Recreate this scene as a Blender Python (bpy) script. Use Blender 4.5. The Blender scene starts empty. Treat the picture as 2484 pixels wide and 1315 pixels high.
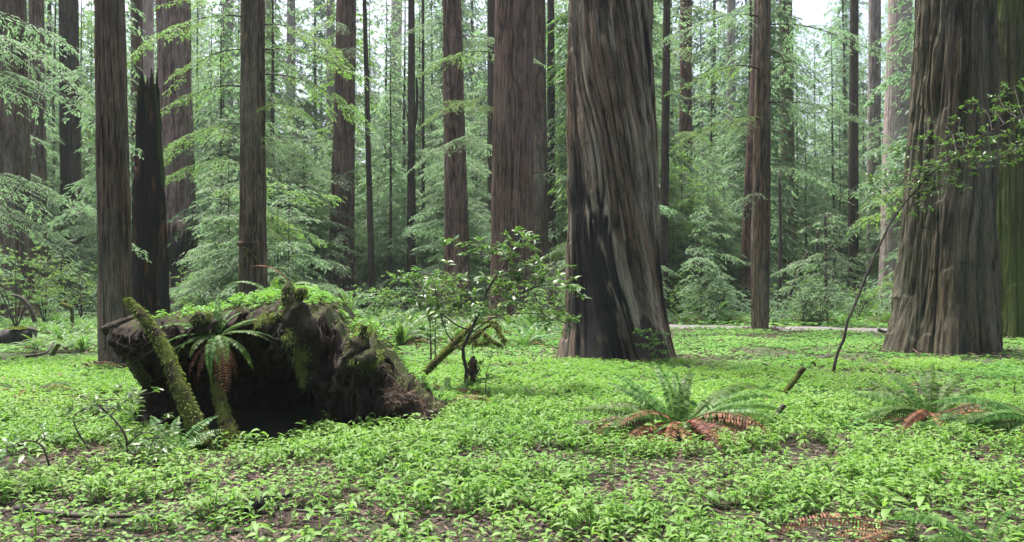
import bpy, math, random
import numpy as np
from mathutils import Vector, Matrix

random.seed(11)
rng = np.random.default_rng(11)
scene = bpy.context.scene
COL = scene.collection

# ------------------------------------------------------------------ camera model (photo pixels 2484 x 1315)
F, CX, CY, HOR, CAMH = 1950.0, 1242.0, 657.5, 690.0, 1.5
PITCH = math.atan((HOR - CY) / F)
def at(px, py, Y):
    """point at distance Y (metres along the ground) seen at photo pixel (px, py)"""
    a, b = (px - CX) / F, (CY - py) / F
    c, s = math.cos(PITCH), math.sin(PITCH)
    dy, dz = c - b * s, s + b * c
    k = Y / dy
    return np.array([a * k, Y, CAMH + dz * k])
def depth_of(py):
    return CAMH * F / (py - HOR)
def to_px(x, y):
    return CX + x / y * F

# ------------------------------------------------------------------ noise
_T = np.random.default_rng(5).random(65536)
def _h(i, j, k):
    return _T[(i * 73856093 ^ j * 19349663 ^ k * 83492791) & 65535]
def noise3(x, y, z):
    x, y, z = np.broadcast_arrays(np.asarray(x, float), np.asarray(y, float), np.asarray(z, float))
    xi, yi, zi = np.floor(x).astype(np.int64), np.floor(y).astype(np.int64), np.floor(z).astype(np.int64)
    fx, fy, fz = x - xi, y - yi, z - zi
    fx, fy, fz = [t * t * t * (t * (t * 6 - 15) + 10) for t in (fx, fy, fz)]
    r = 0
    for a in (0, 1):
        wx = fx if a else 1 - fx
        for b in (0, 1):
            wy = fy if b else 1 - fy
            for c in (0, 1):
                wz = fz if c else 1 - fz
                r = r + wx * wy * wz * _h(xi + a, yi + b, zi + c)
    return r
def fbm(x, y, z, o=4):
    s, a, t = 0, 1, 0
    for i in range(o):
        s = s + a * noise3(x * 2 ** i + 17 * i, y * 2 ** i + 5 * i, z * 2 ** i); t += a; a *= .5
    return s / t
def ridge(n):
    return 1 - np.abs(2 * n - 1)
def sstep(a, b, x):
    t = np.clip((x - a) / (b - a), 0, 1); return t * t * (3 - 2 * t)
def unit(v):
    return v / np.maximum(np.linalg.norm(v, axis=-1, keepdims=True), 1e-9)

# ------------------------------------------------------------------ ground shape
def gz(x, y):
    x, y = np.asarray(x, float), np.asarray(y, float)
    z = .10 * (fbm(x * .35, y * .35, 0 * x, 3) - .5) + .03 * (noise3(x * 2.1, y * 2.1, 0 * x + 9) - .5)
    z = z + .16 * np.exp(-(((x + 6.7) / 1.0) ** 2 + ((y - 17.5) / 1.2) ** 2))       # small brushy hump left of the trunk
    z = z - .16 * np.exp(-(((x + 2.75) / .9) ** 2 + ((y - 8.3) / .8) ** 2))          # hollow under the roots
    return z

# ------------------------------------------------------------------ mesh helpers
class MB:
    def __init__(s): s.V, s.T, s.Q, s.A, s.n = [], [], [], {}, 0
    def add(s, V, T=None, Q=None, **attr):
        V = np.asarray(V, float).reshape(-1, 3)
        if len(V) == 0: return
        if T is not None and len(T): s.T.append(np.asarray(T).reshape(-1, 3) + s.n)
        if Q is not None and len(Q): s.Q.append(np.asarray(Q).reshape(-1, 4) + s.n)
        for k, v in attr.items():
            s.A.setdefault(k, []).append((s.n, np.broadcast_to(np.asarray(v, float), (len(V),)).copy()))
        s.V.append(V); s.n += len(V)
    def mesh(s, name, mat=None, smooth=True, uv=None):
        me = bpy.data.meshes.new(name)
        V = np.concatenate(s.V)
        T = np.concatenate(s.T) if s.T else np.zeros((0, 3), int)
        Q = np.concatenate(s.Q) if s.Q else np.zeros((0, 4), int)
        me.vertices.add(len(V)); me.vertices.foreach_set('co', V.astype(np.float32).ravel())
        idx = np.concatenate([T.ravel(), Q.ravel()]).astype(np.int32)
        me.loops.add(len(idx)); me.loops.foreach_set('vertex_index', idx)
        st = np.concatenate([np.arange(len(T)) * 3, len(T) * 3 + np.arange(len(Q)) * 4]).astype(np.int32)
        me.polygons.add(len(st)); me.polygons.foreach_set('loop_start', st)
        me.polygons.foreach_set('use_smooth', np.full(len(st), smooth))
        for k, parts in s.A.items():
            a = np.zeros(len(V), np.float32)
            for o, v in parts: a[o:o + len(v)] = v
            me.attributes.new(k, 'FLOAT', 'POINT').data.foreach_set('value', a)
        if uv is not None:
            l = me.uv_layers.new(name='UVMap')
            l.data.foreach_set('uv', uv[idx].astype(np.float32).ravel())
        me.update(calc_edges=True)
        if mat: me.materials.append(mat)
        return me
    def build(s, name, mat, parent=None, smooth=True, uv=None):
        return link(name, s.mesh(name, mat, smooth, uv), parent)

def link(name, me, parent=None, loc=None, rot=None, scl=None):
    o = bpy.data.objects.new(name, me); COL.objects.link(o)
    if parent is not None: o.parent = parent
    if loc is not None: o.location = loc
    if rot is not None: o.rotation_euler = rot
    if scl is not None: o.scale = scl if hasattr(scl, '__len__') else (scl,) * 3
    return o
def tag(o, label=None, cat=None, group=None, kind=None):
    if label: o['label'] = label
    if cat: o['category'] = cat
    if group: o['group'] = group
    if kind: o['kind'] = kind
    return o
def thing(name, label, cat, loc, group=None, rz=0):
    return tag(link(name, None, None, loc, (0, 0, rz)), label, cat, group)
def copy_tree(o, parent=None):
    c = o.copy(); COL.objects.link(c); c.parent = parent
    for ch in list(o.children): copy_tree(ch, c)
    return c

def grid_quads(nr, nc, wrap=True):
    i = np.arange(nr - 1)[:, None]; j = np.arange(nc if wrap else nc - 1)[None, :]
    a = i * nc + j; b = i * nc + (j + 1) % nc
    return np.stack([a, b, b + nc, a + nc], -1).reshape(-1, 4)

def smooth_path(pts, n):
    """Catmull-Rom through pts, n samples"""
    P = np.asarray(pts, float)
    if len(P) == 2: return P[0] + (P[1] - P[0]) * np.linspace(0, 1, n)[:, None]
    E = np.vstack([2 * P[0] - P[1], P, 2 * P[-1] - P[-2]])
    t = np.linspace(0, len(P) - 1 - 1e-6, n); k = t.astype(int); f = (t - k)[:, None]
    a, b, c, d = E[k], E[k + 1], E[k + 2], E[k + 3]
    return .5 * (2 * b + (c - a) * f + (2 * a - 5 * b + 4 * c - d) * f ** 2 + (3 * b - a - 3 * c + d) * f ** 3)

def tube(mb, pts, rad, k=8, rough=0., fr=6., cap=True, seed=0, **attr):
    P = np.asarray(pts, float); n = len(P)
    R = np.broadcast_to(np.asarray(rad, float), (n,))
    T = unit(np.gradient(P, axis=0))
    ref = np.array([0, 0, 1.]) if abs(T[:, 2].mean()) < .8 else np.array([1., 0, 0])
    A = unit(np.cross(T, ref)); B = np.cross(T, A)
    th = np.arange(k) / k * 2 * np.pi
    dirs = A[:, None] * np.cos(th)[None, :, None] + B[:, None] * np.sin(th)[None, :, None]
    rr = R[:, None] * np.ones(k)
    if rough:
        q = P[:, None] + dirs * R[:, None, None]
        nn = fbm(q[..., 0] * fr + seed, q[..., 1] * fr, q[..., 2] * fr, 3) - .5
        rr = rr * (1 + rough * 2 * nn)
    V = P[:, None] + dirs * rr[..., None]
    V = V.reshape(-1, 3); Q = grid_quads(n, k); Tr = []
    if cap:
        V = np.vstack([V, P[0], P[-1]]); a, b = n * k, n * k + 1
        j = np.arange(k); j2 = (j + 1) % k
        Tr = np.vstack([np.stack([j2, j, j * 0 + a], -1), np.stack([(n - 1) * k + j, (n - 1) * k + j2, j * 0 + b], -1)])
    for kk, v in list(attr.items()):
        v = np.asarray(v, float)
        if v.ndim == 1 and len(v) == n:
            w = np.repeat(v, k); attr[kk] = np.concatenate([w, v[[0, -1]]]) if cap else w
    mb.add(V, Tr, Q, **attr)
    return V

def blades(mb, P, D, U, L, W, droop=0., fold=.18, tint=None):
    """many pointed two-triangle leaf blades"""
    P = np.asarray(P, float).reshape(-1, 3); n = len(P)
    if n == 0: return
    D = unit(np.broadcast_to(D, (n, 3))); U = np.broadcast_to(U, (n, 3))
    L = np.broadcast_to(np.asarray(L, float), (n,))[:, None]; W = np.broadcast_to(np.asarray(W, float), (n,))[:, None]
    S = unit(np.cross(D, U)); N = np.cross(S, D)
    dr = np.broadcast_to(np.asarray(droop, float), (n,))[:, None] * L * np.array([0, 0, 1.])
    mid = P + D * L * .45 - dr * .25
    V = np.stack([P, mid - S * W / 2 + N * W * fold, mid + S * W / 2 + N * W * fold, P + D * L - dr], 1).reshape(-1, 3)
    b = (np.arange(n) * 4)[:, None, None]
    T = (b + np.array([[[0, 3, 1], [0, 2, 3]]])).reshape(-1, 3)
    t = rng.random(n) if tint is None else np.broadcast_to(tint, (n,))
    mb.add(V, T, None, tint=np.repeat(t, 4))

def leaves(mb, P, D, U, L, W, droop=.3, fold=.2, tint=None):
    """eight-vertex leaves with a midrib fold and a drooping tip"""
    P = np.asarray(P, float).reshape(-1, 3); n = len(P)
    if n == 0: return
    D = unit(np.broadcast_to(D, (n, 3))); U = np.broadcast_to(U, (n, 3))
    L = np.broadcast_to(np.asarray(L, float), (n,))[:, None]; W = np.broadcast_to(np.asarray(W, float), (n,))[:, None]
    dr = np.broadcast_to(np.asarray(droop, float), (n,))[:, None]
    S = unit(np.cross(D, U)); N = np.cross(S, D)
    def row(t, w):
        c = P + D * L * t - np.array([0, 0, 1.]) * dr * L * t * t
        e = N * W * fold * w
        return c - S * W * .5 * w + e, c, c + S * W * .5 * w + e
    l1, m1, r1 = row(.3, .92); l2, m2, r2 = row(.65, .8)
    tip = P + D * L - np.array([0, 0, 1.]) * dr * L
    V = np.stack([P, l1, m1, r1, l2, m2, r2, tip], 1).reshape(-1, 3)
    b = (np.arange(n) * 8)[:, None, None]
    T = (b + np.array([[[0, 2, 1], [0, 3, 2], [4, 5, 7], [5, 6, 7]]])).reshape(-1, 3)
    Q = (b + np.array([[[1, 2, 5, 4], [2, 3, 6, 5]]])).reshape(-1, 4)
    t = rng.random(n) if tint is None else np.broadcast_to(tint, (n,))
    mb.add(V, T, Q, tint=np.repeat(t, 8))

# ------------------------------------------------------------------ materials
class N:
    def __init__(s, name):
        s.m = bpy.data.materials.new(name); s.m.use_nodes = True
        s.t = s.m.node_tree; s.t.nodes.clear()
        s.out = s.t.nodes.new('ShaderNodeOutputMaterial')
    def n(s, ty, **kw):
        o = s.t.nodes.new(ty)
        for k, v in kw.items():
            if k.startswith('i_'):
                key = k[2:].replace('_', ' '); o.inputs[key].default_value = v
            else: setattr(o, k, v)
        return o
    def l(s, a, b): s.t.links.new(a, b)
    def attr(s, name): return s.n('ShaderNodeAttribute', attribute_name=name).outputs['Fac']
    def mix(s, f, a, b):
        o = s.n('ShaderNodeMix', data_type='RGBA')
        for v, k in ((f, 0), (a, 6), (b, 7)):
            if hasattr(v, 'links'): s.l(v, o.inputs[k])
            else: o.inputs[k].default_value = v if not isinstance(v, tuple) else (*v, 1)
        return o.outputs[2]
    def math(s, op, a, b=0., clamp=False):
        o = s.n('ShaderNodeMath', operation=op, use_clamp=clamp)
        for v, k in ((a, 0), (b, 1)):
            if hasattr(v, 'links'): s.l(v, o.inputs[k])
            else: o.inputs[k].default_value = v
        return o.outputs[0]
    def ramp(s, f, stops):
        o = s.n('ShaderNodeValToRGB'); e = o.color_ramp.elements
        while len(e) < len(stops): e.new(.5)
        for el, (p, c) in zip(e, stops):
            el.position = p; el.color = (*c, 1) if isinstance(c, tuple) else (c, c, c, 1)
        s.l(f, o.inputs[0]); return o.outputs[0]
    def noise(s, vec, scale, detail=4., rough=.6, dist=0.):
        o = s.n('ShaderNodeTexNoise'); o.inputs['Scale'].default_value = scale
        o.inputs['Detail'].default_value = detail; o.inputs['Roughness'].default_value = rough
        o.inputs['Distortion'].default_value = dist
        if vec is not None: s.l(vec, o.inputs['Vector'])
        return o.outputs['Fac']
    def mapping(s, vec, scale):
        o = s.n('ShaderNodeMapping'); o.inputs['Scale'].default_value = scale
        s.l(vec, o.inputs['Vector']); return o.outputs[0]
    def coord(s, k='Object'): return s.n('ShaderNodeTexCoord').outputs[k]
    def finish(s, col, rough=.8, bump=None, strength=.4, dist=.01, spec=.5, trans=None, tw=.4):
        p = s.n('ShaderNodeBsdfPrincipled')
        for v, k in ((col, 'Base Color'), (rough, 'Roughness'), (spec, 'Specular IOR Level')):
            if hasattr(v, 'links'): s.l(v, p.inputs[k])
            else: p.inputs[k].default_value = v if not isinstance(v, tuple) else (*v, 1)
        if bump is not None:
            b = s.n('ShaderNodeBump'); b.inputs['Strength'].default_value = strength; b.inputs['Distance'].default_value = dist
            s.l(bump, b.inputs['Height']); s.l(b.outputs[0], p.inputs['Normal'])
        o = p.outputs[0]
        if trans is not None:
            t = s.n('ShaderNodeBsdfTranslucent')
            if hasattr(trans, 'links'): s.l(trans, t.inputs[0])
            else: t.inputs[0].default_value = (*trans, 1)
            mx = s.n('ShaderNodeMixShader'); mx.inputs[0].default_value = tw
            s.l(o, mx.inputs[1]); s.l(t.outputs[0], mx.inputs[2]); o = mx.outputs[0]
        s.l(o, s.out.inputs['Surface']); return s.m

def leaf_mat(name, c0, c1, trans, rough=.45, tw=.4, var=.25, spec=.5, c2=None):
    """tint attribute picks between two greens; every copied plant differs a little"""
    m = N(name)
    c = m.mix(m.attr('tint'), c0, c1)
    if c2: c = m.mix(m.ramp(m.attr('tint'), [(0, 0.), (.93, 0.), (.96, 1.)]), c, c2)
    rnd = m.n('ShaderNodeObjectInfo').outputs['Random']
    h = m.n('ShaderNodeHueSaturation')
    m.l(m.math('ADD', m.math('MULTIPLY', rnd, var * 2), 1 - var), h.inputs['Value'])
    m.l(m.math('ADD', m.math('MULTIPLY', rnd, .04), .48), h.inputs['Hue'])
    m.l(c, h.inputs['Color'])
    t = m.mix(.65, h.outputs[0], trans)
    return m.finish(h.outputs[0], rough, trans=t, tw=tw, spec=spec)

def bark_mat(name, furrow, ridgec, pale, moss=(.05, .085, .015), sx=22., sy=1.15, rough=.85):
    m = N(name)
    uv = m.coord('UV')
    big = m.noise(m.mapping(uv, (1.2, .22, 1)), 1., 4)
    fine = m.noise(m.mapping(uv, (sx, sy, 1)), 1., 6, .68, .35)
    hair = m.noise(m.mapping(uv, (sx * 2.2, sy * 2.2, 1)), 1., 5, .78, .3)
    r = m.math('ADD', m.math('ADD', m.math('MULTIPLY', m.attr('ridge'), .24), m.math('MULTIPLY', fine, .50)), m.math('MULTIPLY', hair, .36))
    c = m.mix(m.ramp(r, [(.49, 0.), (.555, .32), (.67, 1.)]), furrow, ridgec)  # furrow colour: darker bark tone plus crevice shade painted in
    c = m.mix(m.math('MULTIPLY', m.ramp(big, [(.42, 0.), (.66, 1.)]), .75), c, m.mix(.5, c, pale))
    c = m.mix(m.math('MULTIPLY', m.ramp(hair, [(.38, 1.), (.56, 0.)]), .6), c, furrow)  # low spots of the fibre noise get the same shade-darkened colour
    c = m.mix(m.math('MULTIPLY', m.attr('lichen'), m.ramp(fine, [(.40, .1), (.56, .9)])), c, pale)
    c = m.mix(m.math('MULTIPLY', m.attr('moss'), m.ramp(fine, [(.3, .25), (.6, 1.)])), c, moss)
    c = m.mix(m.attr('char'), c, m.mix(fine, (.004, .004, .005), (.022, .02, .02)))
    h = m.math('ADD', fine, m.math('MULTIPLY', hair, .6))
    return m.finish(c, rough, h, 1., .05, .25)

M = {}
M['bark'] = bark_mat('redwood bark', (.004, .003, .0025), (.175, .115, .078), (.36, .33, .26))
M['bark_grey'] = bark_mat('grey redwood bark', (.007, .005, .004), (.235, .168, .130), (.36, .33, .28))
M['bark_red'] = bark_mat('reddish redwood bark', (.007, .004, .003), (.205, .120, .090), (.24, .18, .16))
M['bark_lit'] = bark_mat('pale light-washed bark', (.30, .22, .205), (.60, .50, .475), (.66, .60, .58))  # bark colour raised so sky light and haze are painted in
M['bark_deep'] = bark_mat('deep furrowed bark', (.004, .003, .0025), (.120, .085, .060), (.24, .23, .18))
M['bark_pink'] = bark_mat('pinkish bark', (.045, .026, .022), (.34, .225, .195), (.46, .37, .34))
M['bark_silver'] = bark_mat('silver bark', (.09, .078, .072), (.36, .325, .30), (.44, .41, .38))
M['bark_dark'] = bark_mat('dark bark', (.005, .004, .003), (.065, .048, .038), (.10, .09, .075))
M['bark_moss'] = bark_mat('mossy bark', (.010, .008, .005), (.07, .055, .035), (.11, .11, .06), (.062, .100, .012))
m = N('char'); o_ = m.coord()
f_ = m.noise(m.mapping(o_, (9, 9, 1.1)), 1., 6, .65)
c_ = m.mix(m.ramp(m.noise(m.mapping(o_, (5.5, 5.5, .8)), 1., 4), [(.55, 0.), (.62, 1.)]), m.mix(f_, (.003, .003, .003), (.020, .018, .017)), (.075, .036, .018))
c_ = m.mix(m.attr('moss'), c_, (.045, .075, .015))
M['char'] = m.finish(c_, .85, f_, 1., .05, .12)
m = N('twig wood'); f_ = m.noise(m.coord(), 40., 4)
M['wood'] = m.finish(m.mix(f_, (.018, .014, .011), (.055, .043, .034)), .8, f_, .4)
m = N('moss wood'); f_ = m.noise(m.coord(), 55., 5, .7)
g_ = m.noise(m.coord(), 5., 4)
c_ = m.mix(m.ramp(g_, [(.38, 0.), (.56, 1.)]), (.035, .026, .020), m.mix(f_, (.040, .058, .010), (.140, .170, .035)))
M['mosswood'] = m.finish(c_, .95, f_, 1., .03, .1)
m = N('rotten log'); f_ = m.noise(m.mapping(m.coord(), (3, 30, 30)), 1., 5, .7)
M['log'] = m.finish(m.mix(m.ramp(f_, [(.38, 0.), (.66, 1.)]), (.006, .005, .004), (.075, .062, .055)), .8, f_, .8, .03)

m = N('root soil'); o_ = m.coord()
f_ = m.noise(m.mapping(o_, (14, 14, 5)), 1., 7, .72, .8); g_ = m.noise(o_, 2.6, 4)
c_ = m.mix(m.ramp(f_, [(.36, 0.), (.66, 1.)]), (.003, .0025, .002), (.075, .054, .041))
hr_ = m.noise(m.mapping(o_, (60, 60, 7)), 1., 4, .7, 1.2)
c_ = m.mix(m.math('MULTIPLY', m.ramp(hr_, [(.60, 0.), (.68, 1.)]), .6), c_, (.115, .085, .062))
c_ = m.mix(m.ramp(g_, [(.45, 0.), (.7, 1.)]), c_, (.030, .021, .016))
c_ = m.mix(m.math('MULTIPLY', m.attr('moss'), m.ramp(m.noise(o_, 9., 5), [(.36, 0.), (.55, 1.)])), c_, m.mix(f_, (.020, .035, .006), (.08, .12, .02)))
M['soil'] = m.finish(c_, .9, f_, 1., .06, .25)

m = N('forest floor'); o_ = m.coord()
f_ = m.noise(o_, 55., 6, .75); g_ = m.noise(o_, .8, 5, .6); k_ = m.noise(o_, 9., 5, .65)
c_ = m.mix(m.ramp(f_, [(.3, 0.), (.7, 1.)]), (.007, .005, .004), (.046, .034, .027))
c_ = m.mix(m.ramp(k_, [(.50, 0.), (.66, .8)]), c_, (.042, .022, .014))
c_ = m.mix(m.math('MULTIPLY', m.ramp(g_, [(.44, 0.), (.62, 1.)]), .75), c_, m.mix(f_, (.018, .032, .008), (.055, .095, .022)))
c_ = m.mix(m.attr('green'), c_, m.mix(f_, (.025, .05, .012), (.065, .12, .03)))
M['floor'] = m.finish(c_, .9, f_, .9, .02, .3)
m = N('path gravel'); f_ = m.noise(m.coord(), 60., 4, .7); g_ = m.noise(m.coord(), 1.2, 4)
M['path'] = m.finish(m.mix(m.ramp(g_, [(.45, 0.), (.75, .7)]), m.mix(f_, (.10, .09, .095), (.17, .155, .165)), (.07, .05, .04)), .8, f_, .4)

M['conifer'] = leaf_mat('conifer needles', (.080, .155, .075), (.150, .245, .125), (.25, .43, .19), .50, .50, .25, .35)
M['conifer_hazy'] = leaf_mat('haze-tinted needles', (.110, .195, .120), (.180, .285, .185), (.29, .47, .27), .52, .50, .2, .35)  # mint paleness of distant haze painted into the needle colour
M['conifer_light'] = leaf_mat('yellow green needles', (.070, .150, .030), (.125, .225, .055), (.22, .42, .08), .50, .52, .2, .35)
M['herb'] = leaf_mat('herb leaf', (.065, .170, .026), (.195, .335, .085), (.21, .46, .04), .50, .42, .05, .28)
M['clover'] = leaf_mat('sorrel leaf', (.070, .178, .026), (.205, .345, .080), (.21, .46, .04), .55, .35, .05, .25)
M['rhodo'] = leaf_mat('glossy leaf', (.036, .098, .024), (.080, .165, .042), (.15, .32, .04), .34, .34, .1, .5, (.16, .26, .03))
M['fern'] = leaf_mat('fern frond', (.034, .096, .014), (.082, .168, .028), (.15, .31, .03), .5, .38, .2, .24)
M['fern_light'] = leaf_mat('light fern frond', (.06, .15, .03), (.10, .21, .05), (.20, .40, .06), .45, .42, .2)
M['dead'] = leaf_mat('dead frond', (.055, .022, .010), (.22, .078, .028), (.20, .06, .025), .7, .25, .3)
M['mosstuft'] = leaf_mat('moss tuft', (.070, .105, .014), (.165, .205, .035), (.25, .33, .04), .8, .3, .15)
M['litter'] = leaf_mat('leaf litter', (.018, .011, .008), (.145, .085, .055), (.1, .05, .03), .75, .1, .1)

# ------------------------------------------------------------------ ground, path
def axis(lo, hi, fine_lo, fine_hi, step, growth=1.22):
    a = list(np.arange(fine_lo, fine_hi + 1e-6, step))
    s = step
    while a[-1] < hi: s *= growth; a.append(min(a[-1] + s, hi))
    s = step
    while a[0] > lo: s *= growth; a.insert(0, max(a[0] - s, lo))
    return np.array(a)
gx, gy = axis(-190, 190, -12, 12, .12), axis(-25, 200, 2.5, 30, .12)
XX, YY = np.meshgrid(gx, gy)
mb = MB(); mb.add(np.stack([XX, YY, gz(XX, YY)], -1), None, grid_quads(len(gy), len(gx), False), green=sstep(9, 16, YY).ravel() * .55)
tag(mb.build('ground', M['floor']), kind='structure')

pp = smooth_path([(-24, 43), (-14, 38), (-5.3, 34.5), (0, 30.6), (5.7, 28.1), (11.4, 26.6), (20, 25.2), (40, 24)], 90)
pd = unit(np.gradient(pp, axis=0)); pn = np.stack([-pd[:, 1], pd[:, 0]], 1)
off = np.linspace(-1, 1, 7)
wid = 1.05 + .12 * (noise3(np.arange(90) * .6, 0, 0) - .5)
PX = pp[:, None, 0] + pn[:, None, 0] * off * wid[:, None]; PY = pp[:, None, 1] + pn[:, None, 1] * off * wid[:, None]
PZ = gz(pp[:, 0], pp[:, 1])[:, None] + .055 - .05 * np.abs(off) ** 4
mb = MB(); mb.add(np.stack([PX, PY, PZ], -1), None, grid_quads(90, 7, False))
tag(mb.build('path', M['path']), kind='structure')
def on_path(x, y, margin=.3):
    return np.abs(y - np.interp(x, pp[:, 0], pp[:, 1])) < 1.15 + margin

# ------------------------------------------------------------------ big trunks
TRUNKS = []      # (px base, px top, width px, depth, short phrase)
def trunk_mesh(d, bx, tx, wb, wm, wt, ymid=450, H=46., nu=160, nv=150, depth=.03, sp=.14, lg=2.0, twist=0., flute=.10,
               zf=.9, seed=0, char=(), lichen=0., moss=0., base_py=None, swell=()):
    X0 = at(bx, HOR, d)[0]; top = at(tx, 0, d); Xt, Zt = top[0], top[2]
    Zm = at(bx, ymid, d)[2]
    rb, rm, rt = [w * d / F / 2 for w in (wb, wm, wt)]
    z = np.concatenate([[-.4, -.2], np.linspace(-.05, Zt + .6, nv), np.linspace(Zt + 1.2, H, 14)])
    sl = (rt - rm) / (Zt - Zm)
    rl = np.where(z < Zt, rm + sl * (z - Zm), rt + sl * .5 * (z - Zt))
    rl = np.maximum(rl, rt * .45)
    rz = rl + (rb - (rm - sl * Zm)) * np.exp(-np.maximum(z, 0) / zf)
    th = np.pi / 2 + np.arange(nu) / nu * 2 * np.pi
    TH, ZZ = np.meshgrid(th, z); R = rz[:, None] * np.ones(nu)
    tw = TH + twist * ZZ / max(rm, .1)
    cx, cy = rm * np.cos(tw), rm * np.sin(tw)
    s = seed * 13.7
    wv = .22 * (noise3(cx * 2 + s, cy * 2, ZZ * .5) - .5)
    r1 = ridge(noise3((cx + wv) / sp + s, (cy + wv) / sp, ZZ / lg + s))
    r2 = ridge(noise3((cx + wv) / (sp * .40) + s, (cy + wv) / (sp * .40) + 7, ZZ / (lg * .20) + s))
    r3 = noise3(cx / (sp * .16) + s, cy / (sp * .16), ZZ / (lg * .07))
    pl = sstep(.50, .56, noise3((cx + wv) / (sp * 1.3) + s + 60, (cy + wv) / (sp * 1.3), ZZ / (lg * .16) + s))
    r1 = np.clip(1.9 * (1 - ridge(noise3((cx + wv) / sp + s, (cy + wv) / sp, ZZ / lg + s))), 0, 1) ** .7
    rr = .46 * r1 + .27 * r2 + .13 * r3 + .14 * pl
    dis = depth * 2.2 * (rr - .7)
    fl = (noise3(np.cos(TH) * rm * 2.2 + s, np.sin(TH) * rm * 2.2, ZZ * .12) - .5) * 2
    dis = dis + flute * R * fl * (.35 + 3.0 * np.exp(-np.maximum(ZZ, 0) / (zf * 1.3)))
    for (spx, spy, srx, srz, amt) in swell:
        a = np.arcsin(np.clip((at(spx, HOR, d)[0] - X0) / rm, -.98, .98)); zc = at(spx, spy, d)[2]
        ang = ((TH - (1.5 * np.pi + a) + np.pi) % (2 * np.pi)) - np.pi
        dis = dis + amt * np.exp(-(ang * rm / srx) ** 2 - ((ZZ - zc) / srz) ** 2)
    R = R + dis
    lean = (Xt - X0) * np.clip(ZZ / Zt, -.1, 4)
    V = np.stack([X0 + lean + R * np.cos(TH), d + R * np.sin(TH), ZZ], -1)
    ch = np.zeros_like(R)
    for (cpx, cpy, rx, ry, st) in char:
        a = np.arcsin(np.clip((at(cpx, HOR, d)[0] - X0) / rm, -.98, .98)); zc = at(cpx, cpy, d)[2]
        ang = ((TH + .6 * twist * (ZZ - zc) / max(rm, .1) - (1.5 * np.pi + a) + np.pi) % (2 * np.pi)) - np.pi
        q = (ang * rm / (rx * d / F)) ** 2 + ((ZZ - zc) / (ry * d / F)) ** 2
        ch = np.maximum(ch, st * sstep(.1, -.25, q - .75 + 1.2 * (.55 * r1 + .45 * r2 - .60)))
    li = sstep(.54, .66, noise3((cx + wv) / (sp * .7) + 40, (cy + wv) / (sp * .7), ZZ / (lg * .9) + 3)) * sstep(.45, .62, rr) * lichen * (1 - ch)
    mo = moss * sstep(.3, .6, fbm(cx * 1.5 + 9, cy * 1.5, ZZ * .25, 3) + .1) * np.ones_like(R)
    mbt = MB()
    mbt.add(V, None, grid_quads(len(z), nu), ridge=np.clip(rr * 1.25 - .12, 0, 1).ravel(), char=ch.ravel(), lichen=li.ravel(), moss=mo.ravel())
    uv = np.stack([(tw * rm).ravel(), ZZ.ravel()], -1)
    return mbt, uv, X0

def big_tree(label, phrase, bx, py, tx, wb, wm, wt, mat='bark', name='redwood_tree', cat='tree', **kw):
    d = kw.pop('d', None) or depth_of(py)
    mbt, uv, X0 = trunk_mesh(d, bx, tx, wb, wm, wt, seed=len(TRUNKS) + 1, **kw)
    g = float(gz(X0, d))
    t = thing(name, label, cat, (X0, d, g))
    mbt.V = [v - np.array([X0, d, 0]) for v in mbt.V]
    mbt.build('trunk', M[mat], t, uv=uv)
    TRUNKS.append((bx, tx, wm, d, phrase, t))
    return t

BIG = dict(nu=520, nv=330)
MEDR = dict(nu=260, nv=220)
big_tree('broad dark redwood trunk at the picture edge beside a slimmer one', 'the broad dark edge trunk', 42, 775, 28, 96, 66, 62, 'bark', depth=.03, **MEDR)
big_tree('slim brown redwood trunk close beside the broad dark edge trunk', 'the slim brown edge trunk', 98, 757, 88, 44, 36, 33, 'bark_grey', depth=.025)
big_tree('scorched black trunk with a pale split strip along one side', 'the scorched black trunk', 176, 752, 166, 56, 45, 44, 'bark_dark', name='burnt_tree', depth=.02, char=[(165, 450, 30, 420, 1.)], lichen=.3)
t_D = big_tree('straight slender redwood trunk rising just behind the mossy leaning log', 'the straight slender redwood', 284, 890, 266, 88, 74, 66, 'bark', sp=.10, depth=.022, lg=2.6, flute=.06, nu=300, nv=330)
big_tree('tall pale pinkish trunk standing behind the charred snag', 'the pale pinkish trunk', 360, 748, 358, 36, 30, 27, 'bark_lit', depth=.015, sp=.2)
big_tree('thin brownish trunk tight against the pale pinkish trunk', 'the thin brownish trunk', 336, 750, 331, 34, 28, 27, 'bark_red', depth=.015, sp=.2)
big_tree('massive reddish trunk with a black burl at its flared foot', 'the massive reddish trunk', 440, 762, 418, 95, 82, 72, 'bark_pink', depth=.03, twist=-.06, swell=[(462, 560, .35, .5, .55), (455, 600, .4, .45, .45)],
         char=[(450, 620, 60, 80, 1.)], **MEDR)
big_tree('thin shaded trunk half hidden behind the massive reddish trunk', 'the half hidden thin trunk', 461, 748, 458, 14, 11, 10, 'bark_grey', depth=.01)
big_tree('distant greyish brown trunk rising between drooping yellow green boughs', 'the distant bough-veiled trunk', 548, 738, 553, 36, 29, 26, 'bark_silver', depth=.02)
t_J = big_tree('dark straight redwood with a broken bark collar near its foot', 'the collared redwood', 614, 812, 613, 76, 62, 56, 'bark', sp=.11, depth=.028, lg=2.4, flute=.05, swell=[(590, 592, .22, .05, .07), (620, 592, .3, .05, .05)], nu=300, nv=300)
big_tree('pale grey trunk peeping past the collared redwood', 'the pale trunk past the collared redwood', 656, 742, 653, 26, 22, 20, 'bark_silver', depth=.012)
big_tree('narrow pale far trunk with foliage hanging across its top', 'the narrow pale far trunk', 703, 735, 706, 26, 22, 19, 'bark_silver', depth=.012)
big_tree('grey far trunk standing close behind the leaning thick redwood', 'the grey far trunk', 800, 738, 802, 26, 22, 19, 'bark_silver', depth=.012)
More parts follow.
